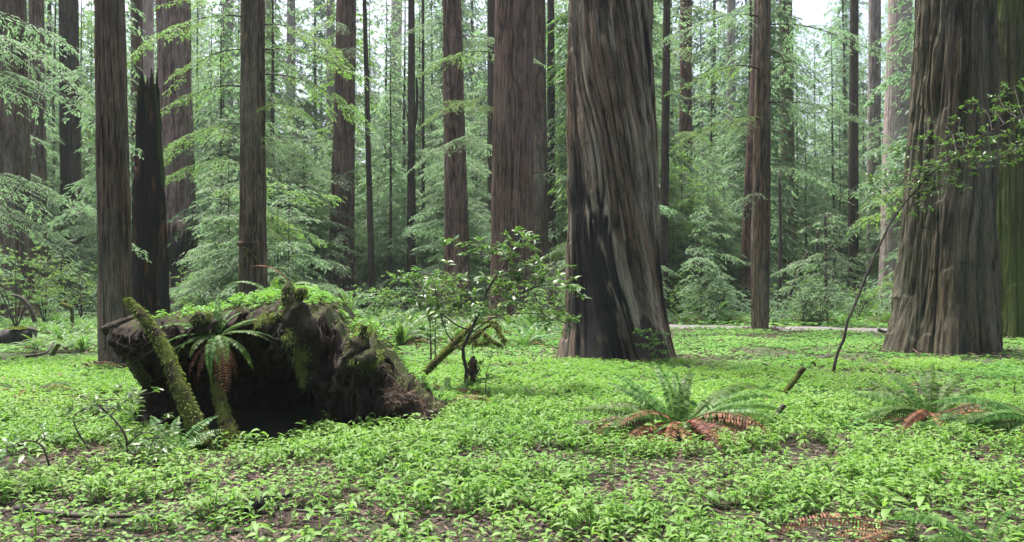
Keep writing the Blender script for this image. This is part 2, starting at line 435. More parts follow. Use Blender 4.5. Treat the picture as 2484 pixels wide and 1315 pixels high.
t_N = big_tree('thick redwood tilting slightly beside a thin pole-like trunk', 'the tilting thick redwood', 826, 757, 840, 74, 56, 46, 'bark_red', sp=.16, depth=.03, **MEDR)
big_tree('thin curving dark trunk like a pole in the clearing edge', 'the pole-like trunk', 904, 762, 884, 22, 14, 10, 'bark_dark', depth=.01, flute=.03, name='slender_tree')
big_tree('faded pink far trunk dissolving into foliage halfway down', 'the faded far trunk', 958, 736, 962, 34, 28, 26, 'bark_lit', depth=.012)
t_Q = big_tree('dark knotty trunk with a broken fork halfway up', 'the knotty forked trunk', 998, 757, 998, 28, 20, 16, 'bark_dark', depth=.015, flute=.05, name='slender_tree')
big_tree('very thin dark pole beside the knotty forked trunk', 'the very thin pole', 1027, 754, 1026, 14, 8, 6, 'bark_dark', depth=.006, name='slender_tree')
t_S = big_tree('straight brown redwood between the knotty trunk and a wider redwood', 'the straight brown redwood', 1112, 772, 1096, 78, 56, 44, 'bark_red', sp=.16, depth=.035, lichen=.7, **MEDR)
big_tree('shadowed trunk edging out behind the wide reddish redwood', 'the shadowed trunk', 1196, 752, 1194, 30, 26, 24, 'bark_dark', depth=.015)
t_U = big_tree('wide redwood with fine straight bark behind the glossy shrub', 'the wide fine-barked redwood', 1243, 785, 1247, 138, 102, 90, 'bark_red', sp=.105, depth=.042, lg=4., flute=.07, lichen=.5, nu=420, nv=280)
big_tree('brown trunk tucked behind the wide fine-barked redwood', 'the tucked brown trunk', 1312, 762, 1306, 48, 38, 34, 'bark', depth=.02)
big_tree('narrow dark trunk between the wide redwood and the spiral giant', 'the narrow dark trunk', 1338, 756, 1336, 26, 22, 17, 'bark_dark', depth=.015)
t_X = big_tree('giant redwood with spiralling furrowed bark and charred lower trunk', 'the spiral-barked giant', 1489, 868, 1478, 282, 218, 204, 'bark', sp=.125, depth=.075, lg=4.0, twist=.16, flute=.075, zf=.8, lichen=.7,
               char=[(1432, 700, 78, 270, 1.), (1400, 520, 26, 170, 1.), (1450, 850, 80, 90, .95), (1590, 690, 30, 130, 1.), (1580, 160, 14, 90, 1.), (1540, 830, 60, 70, .8), (1385, 470, 12, 60, .9)], **BIG)
t_Z = big_tree('reddish far trunk veiled by bright foliage past the spiral giant', 'the veiled reddish trunk', 1662, 748, 1664, 36, 32, 28, 'bark_red', depth=.015)
big_tree('dark crooked trunk rising close behind the edge of the spiral giant', 'the dark crooked trunk', 1608, 770, 1618, 24, 20, 18, 'bark_dark', depth=.012, flute=.1, name='slender_tree')
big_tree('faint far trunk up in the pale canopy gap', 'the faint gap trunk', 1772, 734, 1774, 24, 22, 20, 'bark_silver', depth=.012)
t_AA = big_tree('straight dark redwood standing beside the footpath', 'the footpath redwood', 1842, 801, 1853, 52, 42, 32, 'bark', sp=.11, depth=.025, lg=2.4, nu=240, nv=260)
big_tree('broader brown trunk leaning behind the footpath redwood', 'the leaning brown trunk', 1806, 764, 1842, 40, 30, 24, 'bark_red', depth=.02)
big_tree('ivy green trunk wrapped in sprays beyond the footpath redwood', 'the spray-wrapped trunk', 1915, 750, 1905, 40, 34, 30, 'bark_grey', depth=.02, moss=.5)
big_tree('dark narrow trunk between pale canopy and silvery trunk', 'the dark narrow trunk', 2068, 750, 2072, 26, 23, 20, 'bark_dark', depth=.012)
big_tree('silvery grey trunk next to the pale broad trunk', 'the silvery trunk', 2118, 748, 2122, 34, 31, 28, 'bark_silver', depth=.02)
big_tree('pale broad pinkish trunk seen past the mighty furrowed redwood', 'the pale broad trunk', 2164, 756, 2184, 74, 60, 54, 'bark_lit', depth=.03, sp=.2, **MEDR)
t_AH = big_tree('mighty deep-furrowed redwood beside the thin leaning sapling', 'the mighty furrowed redwood', 2290, 853, 2318, 250, 200, 174, 'bark_deep', sp=.17, depth=.085, lg=4.4, twist=-.02, flute=.10, zf=1.0, lichen=.3, moss=.2,
                char=[(2300, 860, 110, 50, .5), (2240, 560, 25, 90, .6)], **BIG)
t_AI = big_tree('shaded redwood coated in green moss behind the mighty furrowed one', 'the moss-coated redwood', 2462, 818, 2462, 220, 172, 150, 'bark_moss', sp=.17, depth=.05, lg=3.2, flute=.08, lichen=.2, moss=.9, nu=420, nv=260)

# bark collar, fork: real branch pieces as parts
def branch_part(parent, pts_px, d, r0, r1, mat='wood', name='branch', rough=.1):
    P = np.array([at(x, y, d + (dd[0] if dd else 0)) for (x, y, *dd) in pts_px])
    P = smooth_path(P, 5 * len(P)) - np.array(parent.location)
    mbq = MB(); tube(mbq, P, np.linspace(r0, r1, len(P)), 7, rough, 5.)
    return mbq.build(name, M[mat], parent)
q = t_Q.location.y
branch_part(t_Q, [(998, 330), (1008, 290), (1012, 235), (1010, 190)], q, .12, .05, 'bark_dark')
branch_part(t_Q, [(995, 340), (988, 280), (975, 225)], q, .05, .02, 'wood')
branch_part(t_Q, [(1002, 335), (1018, 310), (1022, 200)], q, .05, .02, 'wood')

q = t_J.location.y - .45
branch_part(t_J, [(590, 600), (612, 615), (628, 642), (624, 668)], q, .030, .010, 'mosswood', rough=.4)
branch_part(t_J, [(600, 606), (586, 640), (580, 690), (590, 720)], q, .026, .008, 'mosswood', rough=.4)
# the broken charred snag behind the slender redwood
def snag():
    d = 22.; bx = 366
    X0 = at(bx, HOR, d)[0]; g = float(gz(X0, d))
    t = thing('charred_snag', 'broken charred black snag with a splintered top', 'dead tree', (X0, d, g))
    k = d / F; nu, nv = 220, 220
    th = np.pi / 2 + np.arange(nu) / nu * 2 * np.pi; tt = np.linspace(0, 1, nv)
    TH, TT = np.meshgrid(th, tt)
    side = np.cos(TH)                                           # -1 left, +1 right as seen
    def Z(py): return at(bx, py, d)[2]
    n1 = noise3(np.cos(TH) * 7, np.sin(TH) * 7, 0 * TH)
    n2 = noise3(np.cos(TH) * 9, np.sin(TH) * 9, 0 * TH + 4)
    ztop = np.interp(side, [-1, -.8, -.55, -.35, 0, .25, .5, .75, .9, 1], [Z(300), Z(240), Z(195), Z(178), Z(245), Z(230), Z(190), Z(185), Z(225), Z(260)])
    ztop = ztop + (n1 - .5) * .5 + (n2 - .5) * .7
    ZZ = -.3 + (ztop + .3) * TT
    w = np.interp(ZZ, [Z(830), Z(770), Z(600), Z(430), Z(300), Z(180)], [90, 80, 70, 56, 48, 42]) * k / 2
    rr = ridge(noise3(np.cos(TH) * 3.2, np.sin(TH) * 3.2, ZZ * .35)); r2 = ridge(noise3(np.cos(TH) * 9, np.sin(TH) * 9, ZZ * 1.1))
    R = w * (1 + .34 * (rr - .5) + .26 * (r2 - .5) + .12 * (noise3(np.cos(TH) * 16, np.sin(TH) * 16, ZZ * 3) - .5))
    lean = at(366, HOR, d)[0] * 0 + np.interp(ZZ, [0, Z(180)], [0, -10 * k])
    V = np.stack([lean + R * np.cos(TH), R * np.sin(TH) * .8, ZZ - g], -1)
    b = MB(); moss = .6 * sstep(.90, 1., TT) * sstep(.5, .7, n1) + sstep(.85, .97, side) * sstep(.5, .62, noise3(ZZ * 1.3, TH * 3, 0 * ZZ)) * .7
    b.add(V, None, grid_quads(nv, nu), moss=np.clip(moss, 0, 1).ravel())
    inner = MB(); inner.add(np.vstack([V[-1] * np.array([.92, .92, 1]) , V[-1] * np.array([.30, .30, 1]) + np.array([0, 0, -1.2])]), None, grid_quads(2, nu))
    b.build('trunk', M['char'], t); inner.build('hollow_core', M['char'], t)
    sp = MB()
    P = smooth_path([at(398, 830, d - .35), at(396, 640, d - .35), at(394, 490, d - .35)], 30) - np.array(t.location)
    tube(sp, P, np.interp(np.linspace(0, 1, 30), [0, .5, .85, 1], [.16, .12, .08, .015]), 14, .5, 5.)
    sp.build('splinter', M['char'], t)
    sp = MB()
    P = smooth_path([at(340, 830, d - .35), at(336, 600, d - .35), at(331, 405, d - .35)], 30) - np.array(t.location)
    tube(sp, P, np.interp(np.linspace(0, 1, 30), [0, .5, .9, 1], [.20, .16, .11, .03]), 14, .5, 5.)
    sp.build('splinter', M['char'], t)
    TRUNKS.append((366, 356, 80, d, 'the charred snag', t))
snag()

# ------------------------------------------------------------------ conifer foliage
def spray(mbf, mbw, base, az, L, rise, droop, bl=.13, bw=.032, spacing=.085, side=.40, wr=.012, dens=1.):
    """one layered bough: stem, side twigs, flat needle blades"""
    ca, sa = math.cos(az), math.sin(az)
    n = max(5, int(L / .22))
    t = np.linspace(0, 1, n)
    wob = (rng.random() - .5) * .5
    def axis_at(t):
        r = L * t; s = wob * L * t * t * .4
        return np.stack([ca * r - sa * s, sa * r + ca * s, rise * L * t - droop * L * t * t], -1) + base
    if mbw is not None: tube(mbw, axis_at(t), wr * (1.05 - t) + .002, 4, cap=False)
    nt = max(4, int(L / spacing)); ti = np.sort(rng.random(nt)) * .88 + .10
    ti = np.concatenate([ti, [1.]])
    ks = np.where(np.arange(len(ti)) % 2, 1., -1.)
    tl = L * side * (np.sin(np.pi * np.clip(.18 + .75 * ti, 0, 1)) ** .8) * (.55 + .6 * rng.random(len(ti)))
    tl = np.clip(tl, .10, .75)
    an = az + ks * np.radians(rng.uniform(38, 68, len(ti))); an[-1] = az
    P0 = axis_at(ti)
    dz = rng.uniform(-.35, .02, len(ti)) - droop * ti * .4
    TD = unit(np.stack([np.cos(an), np.sin(an), dz], -1))
    nb = np.maximum(2, (tl / (bl * .42) * dens)).astype(int)
    idx = np.repeat(np.arange(len(ti)), nb); m = len(idx)
    s = rng.random(m) ** .8
    B = P0[idx] + TD[idx] * (tl[idx] * s)[:, None] - np.array([0, 0, 1.]) * (.25 * tl[idx] * s * s)[:, None]
    sd = np.where(rng.random(m) < .5, 1., -1.)
    a2 = an[idx] + sd * np.radians(rng.uniform(15, 60, m))
    D = np.stack([np.cos(a2), np.sin(a2), dz[idx] + rng.uniform(-.35, .1, m)], -1)
    U = np.stack([rng.normal(0, .35, m), rng.normal(0, .35, m), np.ones(m)], -1)
    blades(mbf, B, D, U, bl * rng.uniform(.6, 1.25, m), bw * rng.uniform(.7, 1.3, m), droop=rng.uniform(0, .35, m))

def conifer_proto(H, r0, Lmax, z0, per_m, bl, bw, spacing, mat, wr, droop=.35, rise=.15, power=.7, dens=1., gap=.0, top=True):
    mw, mf = MB(), MB(); seed_ = rng.random() * 90
    n = 14; z = np.linspace(-.15, H, n)
    bend = np.cumsum(rng.normal(0, .012 * H / n, (n, 2)), axis=0)
    pts = np.column_stack([bend - bend[0], z])
    tube(mw, pts, r0 * (1 - .93 * np.linspace(0, 1, n)), 8)
    nb = int((H - z0) * per_m)
    for i in range(nb):
        u = (i + rng.random()) / nb
        if rng.random() < gap: continue
        zb = z0 + (H - z0) * u
        c = np.array([np.interp(zb, z, pts[:, 0]), np.interp(zb, z, pts[:, 1]), zb])
        az_ = rng.random() * 2 * np.pi
        L = max(.18, Lmax * (1 - u) ** power * rng.uniform(.35, 1.15) * (.45 + 1.1 * float(noise3(zb * .55 + seed_, math.cos(az_) * 1.1 + 4, math.sin(az_) * 1.1))))
        if u < .12: L *= .75
        spray(mf, mw, c, az_, L, rise * rng.uniform(-.6, 1.4), droop * rng.uniform(.5, 1.4), bl, bw, spacing, wr=wr, dens=dens)
    return mw.mesh('trunk', M['wood']), mf.mesh('crown', M[mat])

YOUNG = [conifer_proto(H, r, L, z0, pm, .14, .046, .072, mat, .008, dr, ri, pw, 1.25, gp) for H, r, L, z0, pm, mat, dr, ri, pw, gp in (
    (4.5, .030, 2.0, .3, 12, 'conifer', .35, .20, .40, .15),
    (7.0, .045, 2.6, .4, 9.5, 'conifer', .35, .15, .40, .2),
    (9.5, .060, 3.0, .6, 8.5, 'conifer', .32, .12, .42, .25),
    (12., .080, 3.2, 1.0, 8, 'conifer', .35, .10, .45, .25),
    (8.0, .050, 2.8, .8, 8, 'conifer_light', .40, .20, .4, .25),
    (6.0, .040, 2.6, .5, 8, 'conifer_light', .35, .25, .35, .25))]
TALL = [conifer_proto(H, r, L, z0, pm, .58, .20, .24, 'conifer_hazy', .02, dr, ri, pw, 1.05, gp) for H, r, L, z0, pm, dr, ri, pw, gp in (
    (40., .32, 4.8, 1.5, 6.5, .45, .10, .55, .12),
    (44., .36, 5.2, 3.0, 6.0, .50, .05, .5, .15),
    (36., .28, 4.2, 1.5, 7.0, .40, .12, .6, .12),
    (42., .40, 4.8, 6.0, 6.0, .55, .05, .45, .15))]
MID = [conifer_proto(H, r, L, z0, pm, .30, .10, .13, mat, .012, dr, ri, pw, 1.1, gp) for H, r, L, z0, pm, mat, dr, ri, pw, gp in (
    (19., .14, 3.0, 1.5, 9, 'conifer', .50, .10, .6, .15),
    (25., .20, 3.4, 3.0, 8, 'conifer', .55, .08, .55, .2),
    (22., .16, 3.2, 5.0, 8, 'conifer_light', .60, .10, .5, .25))]

def near_trunk(px):
    return min(TRUNKS, key=lambda t: abs(t[0] - px))
def plant_tree(protos, i, x, y, label, name, group, cat='tree', s=1., rz=None):
    tw, cr = protos[i]
    t = thing(name, label, cat, (x, y, float(gz(x, y))), group, rng.random() * 6.28 if rz is None else rz)
    t.scale = (s, s, s)
    link('trunk', tw, t); link('crown', cr, t)
    return t

def clear_of(px, d, rpx):
    for (bx, tx, w, td, ph, ob) in TRUNKS:
        if td > d - .8 and abs(px - (bx + tx) / 2) < w / 2 + rpx * .55 and w * td / F > .28 and td < 50: return False
        if abs(td - d) < 1.2 and abs(px - bx) < w: return False
    return True
SZ = {0: 'short', 1: 'medium', 2: 'tall', 3: 'lofty', 4: 'yellow green', 5: 'spreading yellow green'}
def young(px, d, i, s=1.):
    ph = near_trunk(px)
    rel = 'behind' if d > ph[3] else 'in front of'
    return plant_tree(YOUNG, i, (px - CX) / F * d, d, f'{SZ[i]} feathery young conifer {rel} {ph[4]}', 'young_conifer', f'{SZ[i]} young conifers {rel} {ph[4]}', s=s)
cnt = 0; tries = 0
for band, (d0, d1, num) in enumerate(((27, 36, 40), (36, 46, 84), (46, 62, 110), (62, 84, 64))):
    k = 0; tr = 0
    while k < num and tr < 5000:
        tr += 1
        px = rng.uniform(-120, 2600); d = rng.uniform(d0, d1)
        i = int(rng.choice(6, p=(.22, .24, .2, .14, .12, .08)))
        if band == 0: i = int(rng.choice([0, 0, 1, 5]))
        if band >= 2: i = int(rng.choice([1, 2, 3, 4], p=(.2, .35, .35, .1)))
        s = rng.uniform(.85, 1.25)
        rpx = (1.5, 1.9, 2.2, 2.4, 2.3, 2.2)[i] * s * F / d
        x = (px - CX) / F * d
        if band < 2 and (not clear_of(px, d, rpx) or on_path(x, d, 1.5)): continue
        young(px, d, i, s); k += 1
k = 0
while k < 110:
    d = rng.uniform(40, 80); px = rng.uniform(-150, 2640); i = int(rng.choice(3, p=(.45, .35, .2)))
    if not clear_of(px, d, 1.6 * F / d): continue
    if 700 < px < 930 and rng.random() < .4: continue
    ph = near_trunk(px); k += 1
    sz = ('tall leafy', 'very tall', 'tall pale green')[i]
    plant_tree(MID, i, (px - CX) / F * d, d, f'{sz} drooping conifer {"behind" if d > ph[3] else "in front of"} {ph[4]}', 'drooping_conifer', f'{sz} drooping conifers {"behind" if d > ph[3] else "in front of"} {ph[4]}', s=rng.uniform(.85, 1.15))
for k in range(150):
    d = rng.uniform(66, 140)
    px = rng.uniform(-250, 2730)
    if 690 < px < 930 and rng.random() < .5: continue
    if 1900 < px < 2010 and rng.random() < .5: continue
    ph = near_trunk(px)
    plant_tree(TALL, int(rng.integers(4)), (px - CX) / F * d, d, f'hazy tall distant conifer fading out behind {ph[4]}', 'tall_conifer', f'distant conifers behind {ph[4]}', s=rng.uniform(.85, 1.05))

# boughs of the big trees that hang into view
def bough_meshes(L, light, seed):
    mw, mf = MB(), MB()
    n = 9; t = np.linspace(0, 1, n)
    dr = .5
    P = np.stack([L * t, .08 * L * np.sin(t * 3), .10 * L * t - dr * L * t * t], -1)
    tube(mw, P, .022 * (1.1 - t), 5)
    for u in np.linspace(.10, 1, int(L * 6)):
        c = np.array([np.interp(u, t, P[:, k]) for k in range(3)])
        spray(mf, mw, c, rng.uniform(.5, 1.25) * rng.choice([-1, 1]) * (1 - .6 * u), rng.uniform(.35, 1.) * (.25 + L * .42 * (1.15 - .6 * u)), rng.uniform(-.15, .15), .55, .080, .023, .07, wr=.004, dens=1.2)
    return mw.mesh('branch', M['wood']), mf.mesh('foliage', M['conifer_light' if light else 'conifer'])
BOUGH = [bough_meshes(L, lt, k) for k, (L, lt) in enumerate(((2.2, 0), (3.0, 0), (2.2, 1), (3.0, 1), (1.6, 0)))]
def bough(tree, px, py, dd, i, az, s=1.):
    """px, py: where the bough leaves the trunk; az: heading in plan (0 = to the picture's right)"""
    d = tree.location.y + dd
    p = at(px, py, d) - np.array(tree.location)
    b = link('branch', BOUGH[i][0], tree, p, (0, rng.uniform(-.1, .15), math.radians(az)), s)
    link('foliage', BOUGH[i][1], b)
for tr_, px, py, dd, i, az, s in (
    (t_N, 840, 120, -.4, 0, -70, 1.), (t_N, 830, 60, -.4, 1, -120, 1.), (t_N, 850, 330, -.4, 0, -20, .9), (t_N, 815, 420, -.5, 4, -60, 1.2), (t_N, 830, 560, -.6, 4, -80, 1.3),
    (t_J, 590, 40, -.2, 3, -160, 1.0), (t_J, 588, 120, -.2, 2, 178, .9), (t_J, 585, 380, -.2, 3, -170, .8), (t_J, 640, 120, -.1, 2, 0, 1.2), (t_J, 645, 260, -.1, 3, -60, .8), (t_J, 590, 0, -.3, 2, -120, 1.), (t_J, 585, 210, -.2, 2, -150, 1.), (t_J, 585, 300, -.2, 3, 170, .8), (t_J, 640, 60, -.1, 3, -30, 1.), (t_J, 645, 180, -.1, 3, -20, 1.1), (t_J, 645, 330, -.1, 2, -40, .8),
    (t_S, 1100, 90, -.4, 1, -20, 1.1), (t_S, 1090, 250, -.4, 2, -60, 1.), (t_S, 1115, 260, -.4, 2, -30, 1.2), (t_S, 1080, 60, -.3, 0, -150, 1.),
    (t_U, 1200, 130, -.2, 2, 190, 1.), (t_U, 1190, 240, -.2, 3, 200, .8), (t_U, 1290, 420, -.4, 4, -20, 1.), (t_U, 1195, 330, -.2, 1, 190, .9),
    (t_Z, 1660, 20, -1., 3, -60, 1.3), (t_Z, 1660, 120, -1., 3, -130, 1.3), (t_Z, 1670, 240, -1., 2, -50, 1.5), (t_Z, 1650, 330, -1., 3, -100, 1.3),
    (t_AA, 1840, 40, -.1, 1, 190, 1.2), (t_AA, 1860, 60, -.1, 1, -10, 1.2), (t_AA, 1845, 170, -.1, 2, 200, 1.2), (t_AA, 1860, 120, -.1, 0, 20, 1.2), (t_AA, 1840, 290, -.2, 3, 200, .9), (t_AA, 1860, 250, -.2, 1, -30, 1.), (t_AA, 1835, 470, -.3, 4, -120, 1.1), (t_AA, 1850, 400, -.3, 0, -15, .9),
    (t_AI, 2380, 60, -1., 0, 180, .8),
    ):
    bough(tr_, px, py, dd, i, az, s)
# two hemlocks whose trunks stand just outside the picture and reach in with low boughs
for nm, x, y, lst in (('overhanging_hemlock', -12.3, 17.0, ((3.3, 1, -14, 1.0), (4.0, 1, 12, 1.1), (6.2, 1, 5, 1.1), (6.9, 1, -14, 1.0), (7.6, 0, 20, 1.3))),):
    t = thing(nm, 'overhanging hemlock reaching in with dark low boughs over the fallen log', 'tree', (x, y, float(gz(x, y))))
    mw = MB(); tube(mw, np.array([[0, 0, -.2], [.05, 0, 3], [0, .1, 7], [.1, 0, 12]]), np.array([.2, .16, .11, .03]), 12, .15, 4.)
    mw.build('trunk', M['wood'], t)
    for (z, i, az, s) in lst:
        b = link('branch', BOUGH[i][0], t, (.1, 0, z), (0, 0, math.radians(az)), s); link('foliage', BOUGH[i][1], b)

# ------------------------------------------------------------------ ferns
def frond_mesh(L, a0, a1, pairs, pin, mat, pw=.014, twist=.0, light=False, curl=0.):
    """arching frond: rachis + paired pinnae; root at origin, heading +X"""
    b = MB(); n = 26; t = np.linspace(0, 1, n)
    ang = np.radians(a0 + (a1 - a0) * t ** 1.15)
    dx, dz = np.cos(ang) * L / (n - 1), np.sin(ang) * L / (n - 1)
    yy = curl * L * t * t
    P = np.stack([np.concatenate([[0], np.cumsum(dx[:-1])]), yy, np.concatenate([[0], np.cumsum(dz[:-1])])], -1)
    tube(b, P, .0045 * (1.1 - t), 4, cap=False, tint=.15)
    ti = np.linspace(.12, .99, pairs)
    c = np.stack([np.interp(ti, t, P[:, k]) for k in range(3)], -1)
    T = unit(np.stack([np.interp(ti, t, np.gradient(P[:, k])) for k in range(3)], -1))
    prof = np.interp(ti, [.1, .22, .45, .7, .9, 1], [.55, .85, 1., .82, .42, .12])
    for sgn in (-1, 1):
        S = np.cross(T, [0, 0, 1.]); S = unit(S) * sgn
        Nn = unit(np.cross(S, T)) * sgn
        D = S * 1. + T * .28 - np.abs(Nn) * 0 + np.array([0, 0, -.22]) + rng.normal(0, .07, (pairs, 3))
        U = np.cross(D, T) * sgn; U = U + rng.normal(0, .25, U.shape)
        blades(b, c, D, U, pin * prof * rng.uniform(.85, 1.1, pairs), pw, droop=.12, fold=.05, tint=rng.random(pairs))
    return b.mesh('frond', M[mat])
FRS = [frond_mesh(.72, 30, -35, 40, .07, 'fern', .028, curl=.1), frond_mesh(.62, 15, -30, 36, .068, 'fern', .028, curl=-.1)]
FR = [frond_mesh(1.0, 62, -42, 46, .075, 'fern', .030), frond_mesh(1.0, 54, -56, 46, .075, 'fern', .030, curl=.1), frond_mesh(.80, 68, 5, 38, .066, 'fern', .030, curl=-.1),
      frond_mesh(1.0, 44, -42, 46, .078, 'fern', .030, curl=-.12),
      frond_mesh(.9, 70, -70, 44, .072, 'fern', .026, curl=.25), frond_mesh(.85, 50, -20, 40, .070, 'fern', .026, curl=-.28), frond_mesh(.8, 62, -95, 40, .068, 'fern', .026, curl=.05)]
FRD = [frond_mesh(.80, 42, -50, 32, .060, 'dead', .016), frond_mesh(.66, 28, -42, 28, .055, 'dead', .016, curl=.15)]
FRL = [frond_mesh(.6, 68, 0, 24, .075, 'fern_light', .018), frond_mesh(.55, 58, -30, 24, .075, 'fern_light', .018, curl=.1)]
FRH = [frond_mesh(.55, 15, -75, 28, .065, 'fern'), frond_mesh(.65, 5, -88, 30, .065, 'fern', curl=.1), frond_mesh(.55, -20, -88, 24, .045, 'dead', .008)]

def fern(label, loc, azs, dead=(), size=1., group=None, pool=None, name='sword_fern', tilt=0.):
    t = thing(name, label, 'fern', loc, group)
    pool = pool or FR
    for k, a in enumerate(azs):
        if isinstance(a, tuple) and pool is FR and rng.random() < .4: a = (a[0] + rng.uniform(-9, 9), int(rng.choice([4, 5, 6])), a[2])
        a, i, s = a if isinstance(a, tuple) else (a, int(rng.integers(len(pool))), rng.uniform(.75, 1.1))
        link('frond', pool[i], t, (0.03 * math.cos(math.radians(a)), 0.03 * math.sin(math.radians(a)), 0), (.5 * math.cos(math.radians(a)) + rng.uniform(-.25, .25), rng.uniform(-.12, .12) + tilt, math.radians(a)), size * s)
    for k, a in enumerate(dead):
        o = link('frond', FRD[k % 2], t, (.06 * math.cos(math.radians(a)), .06 * math.sin(math.radians(a)), rng.uniform(.03, .12)), (.6 * math.cos(math.radians(a)) + rng.uniform(-.4, .4), rng.uniform(-.05, .35), math.radians(a + rng.uniform(-8, 8))), size * rng.uniform(.75, 1.25))
        o['label'] = 'dead rusty brown frond'
    return t
def gpt(px, py):
    d = depth_of(py); x = at(px, py, d)[0]
    return np.array([x, d, float(gz(x, d))])
fern('spreading sword fern over rusty dead fronds in the bright clearing', gpt(1650, 1058), [(2, 3, 1.0), (-12, 1, .95), (-30, 1, 1.), (-85, 1, .72), (172, 1, 1.05), (186, 3, 1.05), (200, 1, .95), (160, 0, .9), (130, 2, 1.), (100, 2, .95), (75, 2, 1.05), (50, 2, 1.1), (28, 0, 1.15), (15, 0, 1.05), (64, 0, .9), (112, 0, .95), (-5, 0, 1.), (178, 0, .95), (193, 1, .9), (-20, 3, 1.), (142, 0, .9), (38, 3, .9), (85, 0, .8), (-48, 3, .85), (-110, 1, .7), (80, 2, 1.1), (65, 2, 1.15), (110, 2, 1.1), (125, 0, 1.05), (45, 2, 1.1), (150, 2, 1.)],
     [170, 190, 205, 215, -30, -10, -45, -20, 0, -60, 220, 240, -75, 180, 10, 200, 212, -25, -38, 205, 218, 230, 250, 265, -85, -65, -50, -35, -15, 195, 185, -5,  200, -20], 1.12)
fern('sword fern with upright centre fronds left of the fern at the picture edge', gpt(2262, 1035), [(176, 1, 1.0), (165, 3, 1.), (150, 0, .9), (120, 2, 1.), (100, 2, 1.05), (85, 2, 1.), (70, 2, 1.1), (55, 2, 1.05), (30, 0, .9), (10, 1, .8), (190, 1, .8), (140, 2, .9), (172, 1, .9), (-12, 3, .9), (95, 2, 1.1), (62, 0, .9), (118, 0, .9), (0, 1, 1.)],
     [180, 195, -20, -35, 0, -50, 210, -5, -60, -28, -42, -15, -35, -50, -70, 200, 225, 240, -25, -40, -10], 1.05)
fern('sword fern with long silvery fronds at the picture edge', gpt(2520, 1060), [(178, 1, 1.15), (170, 3, 1.2), (188, 1, 1.2), (160, 0, 1.15), (150, 3, 1.1), (196, 3, 1.), (120, 2, 1.), (90, 2, 1.), (40, 0, 1.), (165, 0, 1.1), (183, 3, 1.1), (140, 0, 1.)], [180, 195, 205, 215, 170, 225], 1.0)
fern('rusty dying fern low at the picture bottom', gpt(2200, 1330), [(60, 2, .6), (20, 1, .7)], [158, 176, 192, 130], .75)
fern('dark green fern with upright frond low near the rusty dying fern', gpt(2400, 1340), [(95, 2, .8), (140, 0, .7), (60, 2, .7), (30, 1, .7), (170, 1, .8)], [], .8)
fern('light green lady fern under the mossy leaning log', gpt(415, 1100), [(20, 0, 1.), (60, 0, 1.1), (100, 0, 1.), (150, 1, 1.), (180, 1, 1.1), (-20, 1, .9), (40, 1, 1.15), (125, 0, 1.15)], [], .85, pool=FRL, name='lady_fern')
fern('low faded fern growing among litter near the picture edge', gpt(70, 960), [170, 140, 30, 60, 100, 10, 190], [0, 180, 200, -30, -60], .75)
fern('small fern tangle between the root mound and shrub stem', gpt(1065, 1000), [150, 120, 90, 60, 30, 170, 10], [0, -20, 40, 70, 20], .85)
fern('thin fern clump with brown tips around the shrub stem', gpt(1090, 965), [120, 60, 20, 160, 90], [10, 50, 150, -30, -60], .8)
fern('small drooping fern at the foot of the straight slender redwood', gpt(300, 905), [20, 5, 170], [160, 20], .7)
fern('dying fern sprouting near the leaning sapling stick', gpt(1800, 960), [(20, 1, .8), (45, 0, .7)], [10, 60], .8)

# fern beds at the clearing edge: copies of three one-mesh clumps
def clump_mesh(nf, nd, size):
    b = MB(); bd = MB()
    for k in range(nf):
        src = FR[int(rng.integers(4))]; V = np.empty(len(src.vertices) * 3); src.vertices.foreach_get('co', V); V = V.reshape(-1, 3)
        ids = np.empty(len(src.loops), int); src.loops.foreach_get('vertex_index', ids)
        nt = sum(1 for p in src.polygons if p.loop_total == 3); tq = ids[:nt * 3].reshape(-1, 3); qq = ids[nt * 3:].reshape(-1, 4)
        a = rng.random() * 6.28; c, s = math.cos(a), math.sin(a); sc = size * rng.uniform(.7, 1.1)
        b.add(np.stack([V[:, 0] * c - V[:, 1] * s, V[:, 0] * s + V[:, 1] * c, V[:, 2]], -1) * sc, tq, qq, tint=rng.random())
    for k in range(nd):
        src = FRD[k % 2]; V = np.empty(len(src.vertices) * 3); src.vertices.foreach_get('co', V); V = V.reshape(-1, 3)
        ids = np.empty(len(src.loops), int); src.loops.foreach_get('vertex_index', ids)
        nt = sum(1 for p in src.polygons if p.loop_total == 3); tq = ids[:nt * 3].reshape(-1, 3); qq = ids[nt * 3:].reshape(-1, 4)
        a = rng.random() * 6.28; c, s = math.cos(a), math.sin(a)
        bd.add(np.stack([V[:, 0] * c - V[:, 1] * s, V[:, 0] * s + V[:, 1] * c, V[:, 2] * .8], -1) * size * 1.05, tq, qq, tint=rng.random())
    return b.mesh('green_fronds', M['fern_light']), bd.mesh('dead_fronds', M['dead'])
CL = [clump_mesh(14, 5, 1.), clump_mesh(11, 9, .9), clump_mesh(17, 3, 1.1)]
def bed(px, d, i, s, where):
    x = (px - CX) / F * d
    t = thing('fern_clump', f'green and rust fern clump {where}', 'fern', (x, d, float(gz(x, d))), f'fern clumps {where}', rng.random() * 6.28)
    t.scale = (s,) * 3
    link('green_fronds', CL[i][0], t); link('dead_fronds', CL[i][1], t)
for k in range(44):
    bed(rng.uniform(880, 1340), rng.uniform(19., 27), int(rng.integers(3)), rng.uniform(.95, 1.4), 'between the root mound and the spiral giant')
for k in range(30):
    px, d = rng.uniform(1640, 2170), rng.uniform(30, 38); bed(px, d, int(rng.integers(3)), rng.uniform(1.1, 1.6), 'beyond the footpath')
for k in range(22):
    bed(rng.uniform(90, 245), rng.uniform(18, 34), int(rng.integers(3)), rng.uniform(.6, 1.), 'beyond the fallen log')
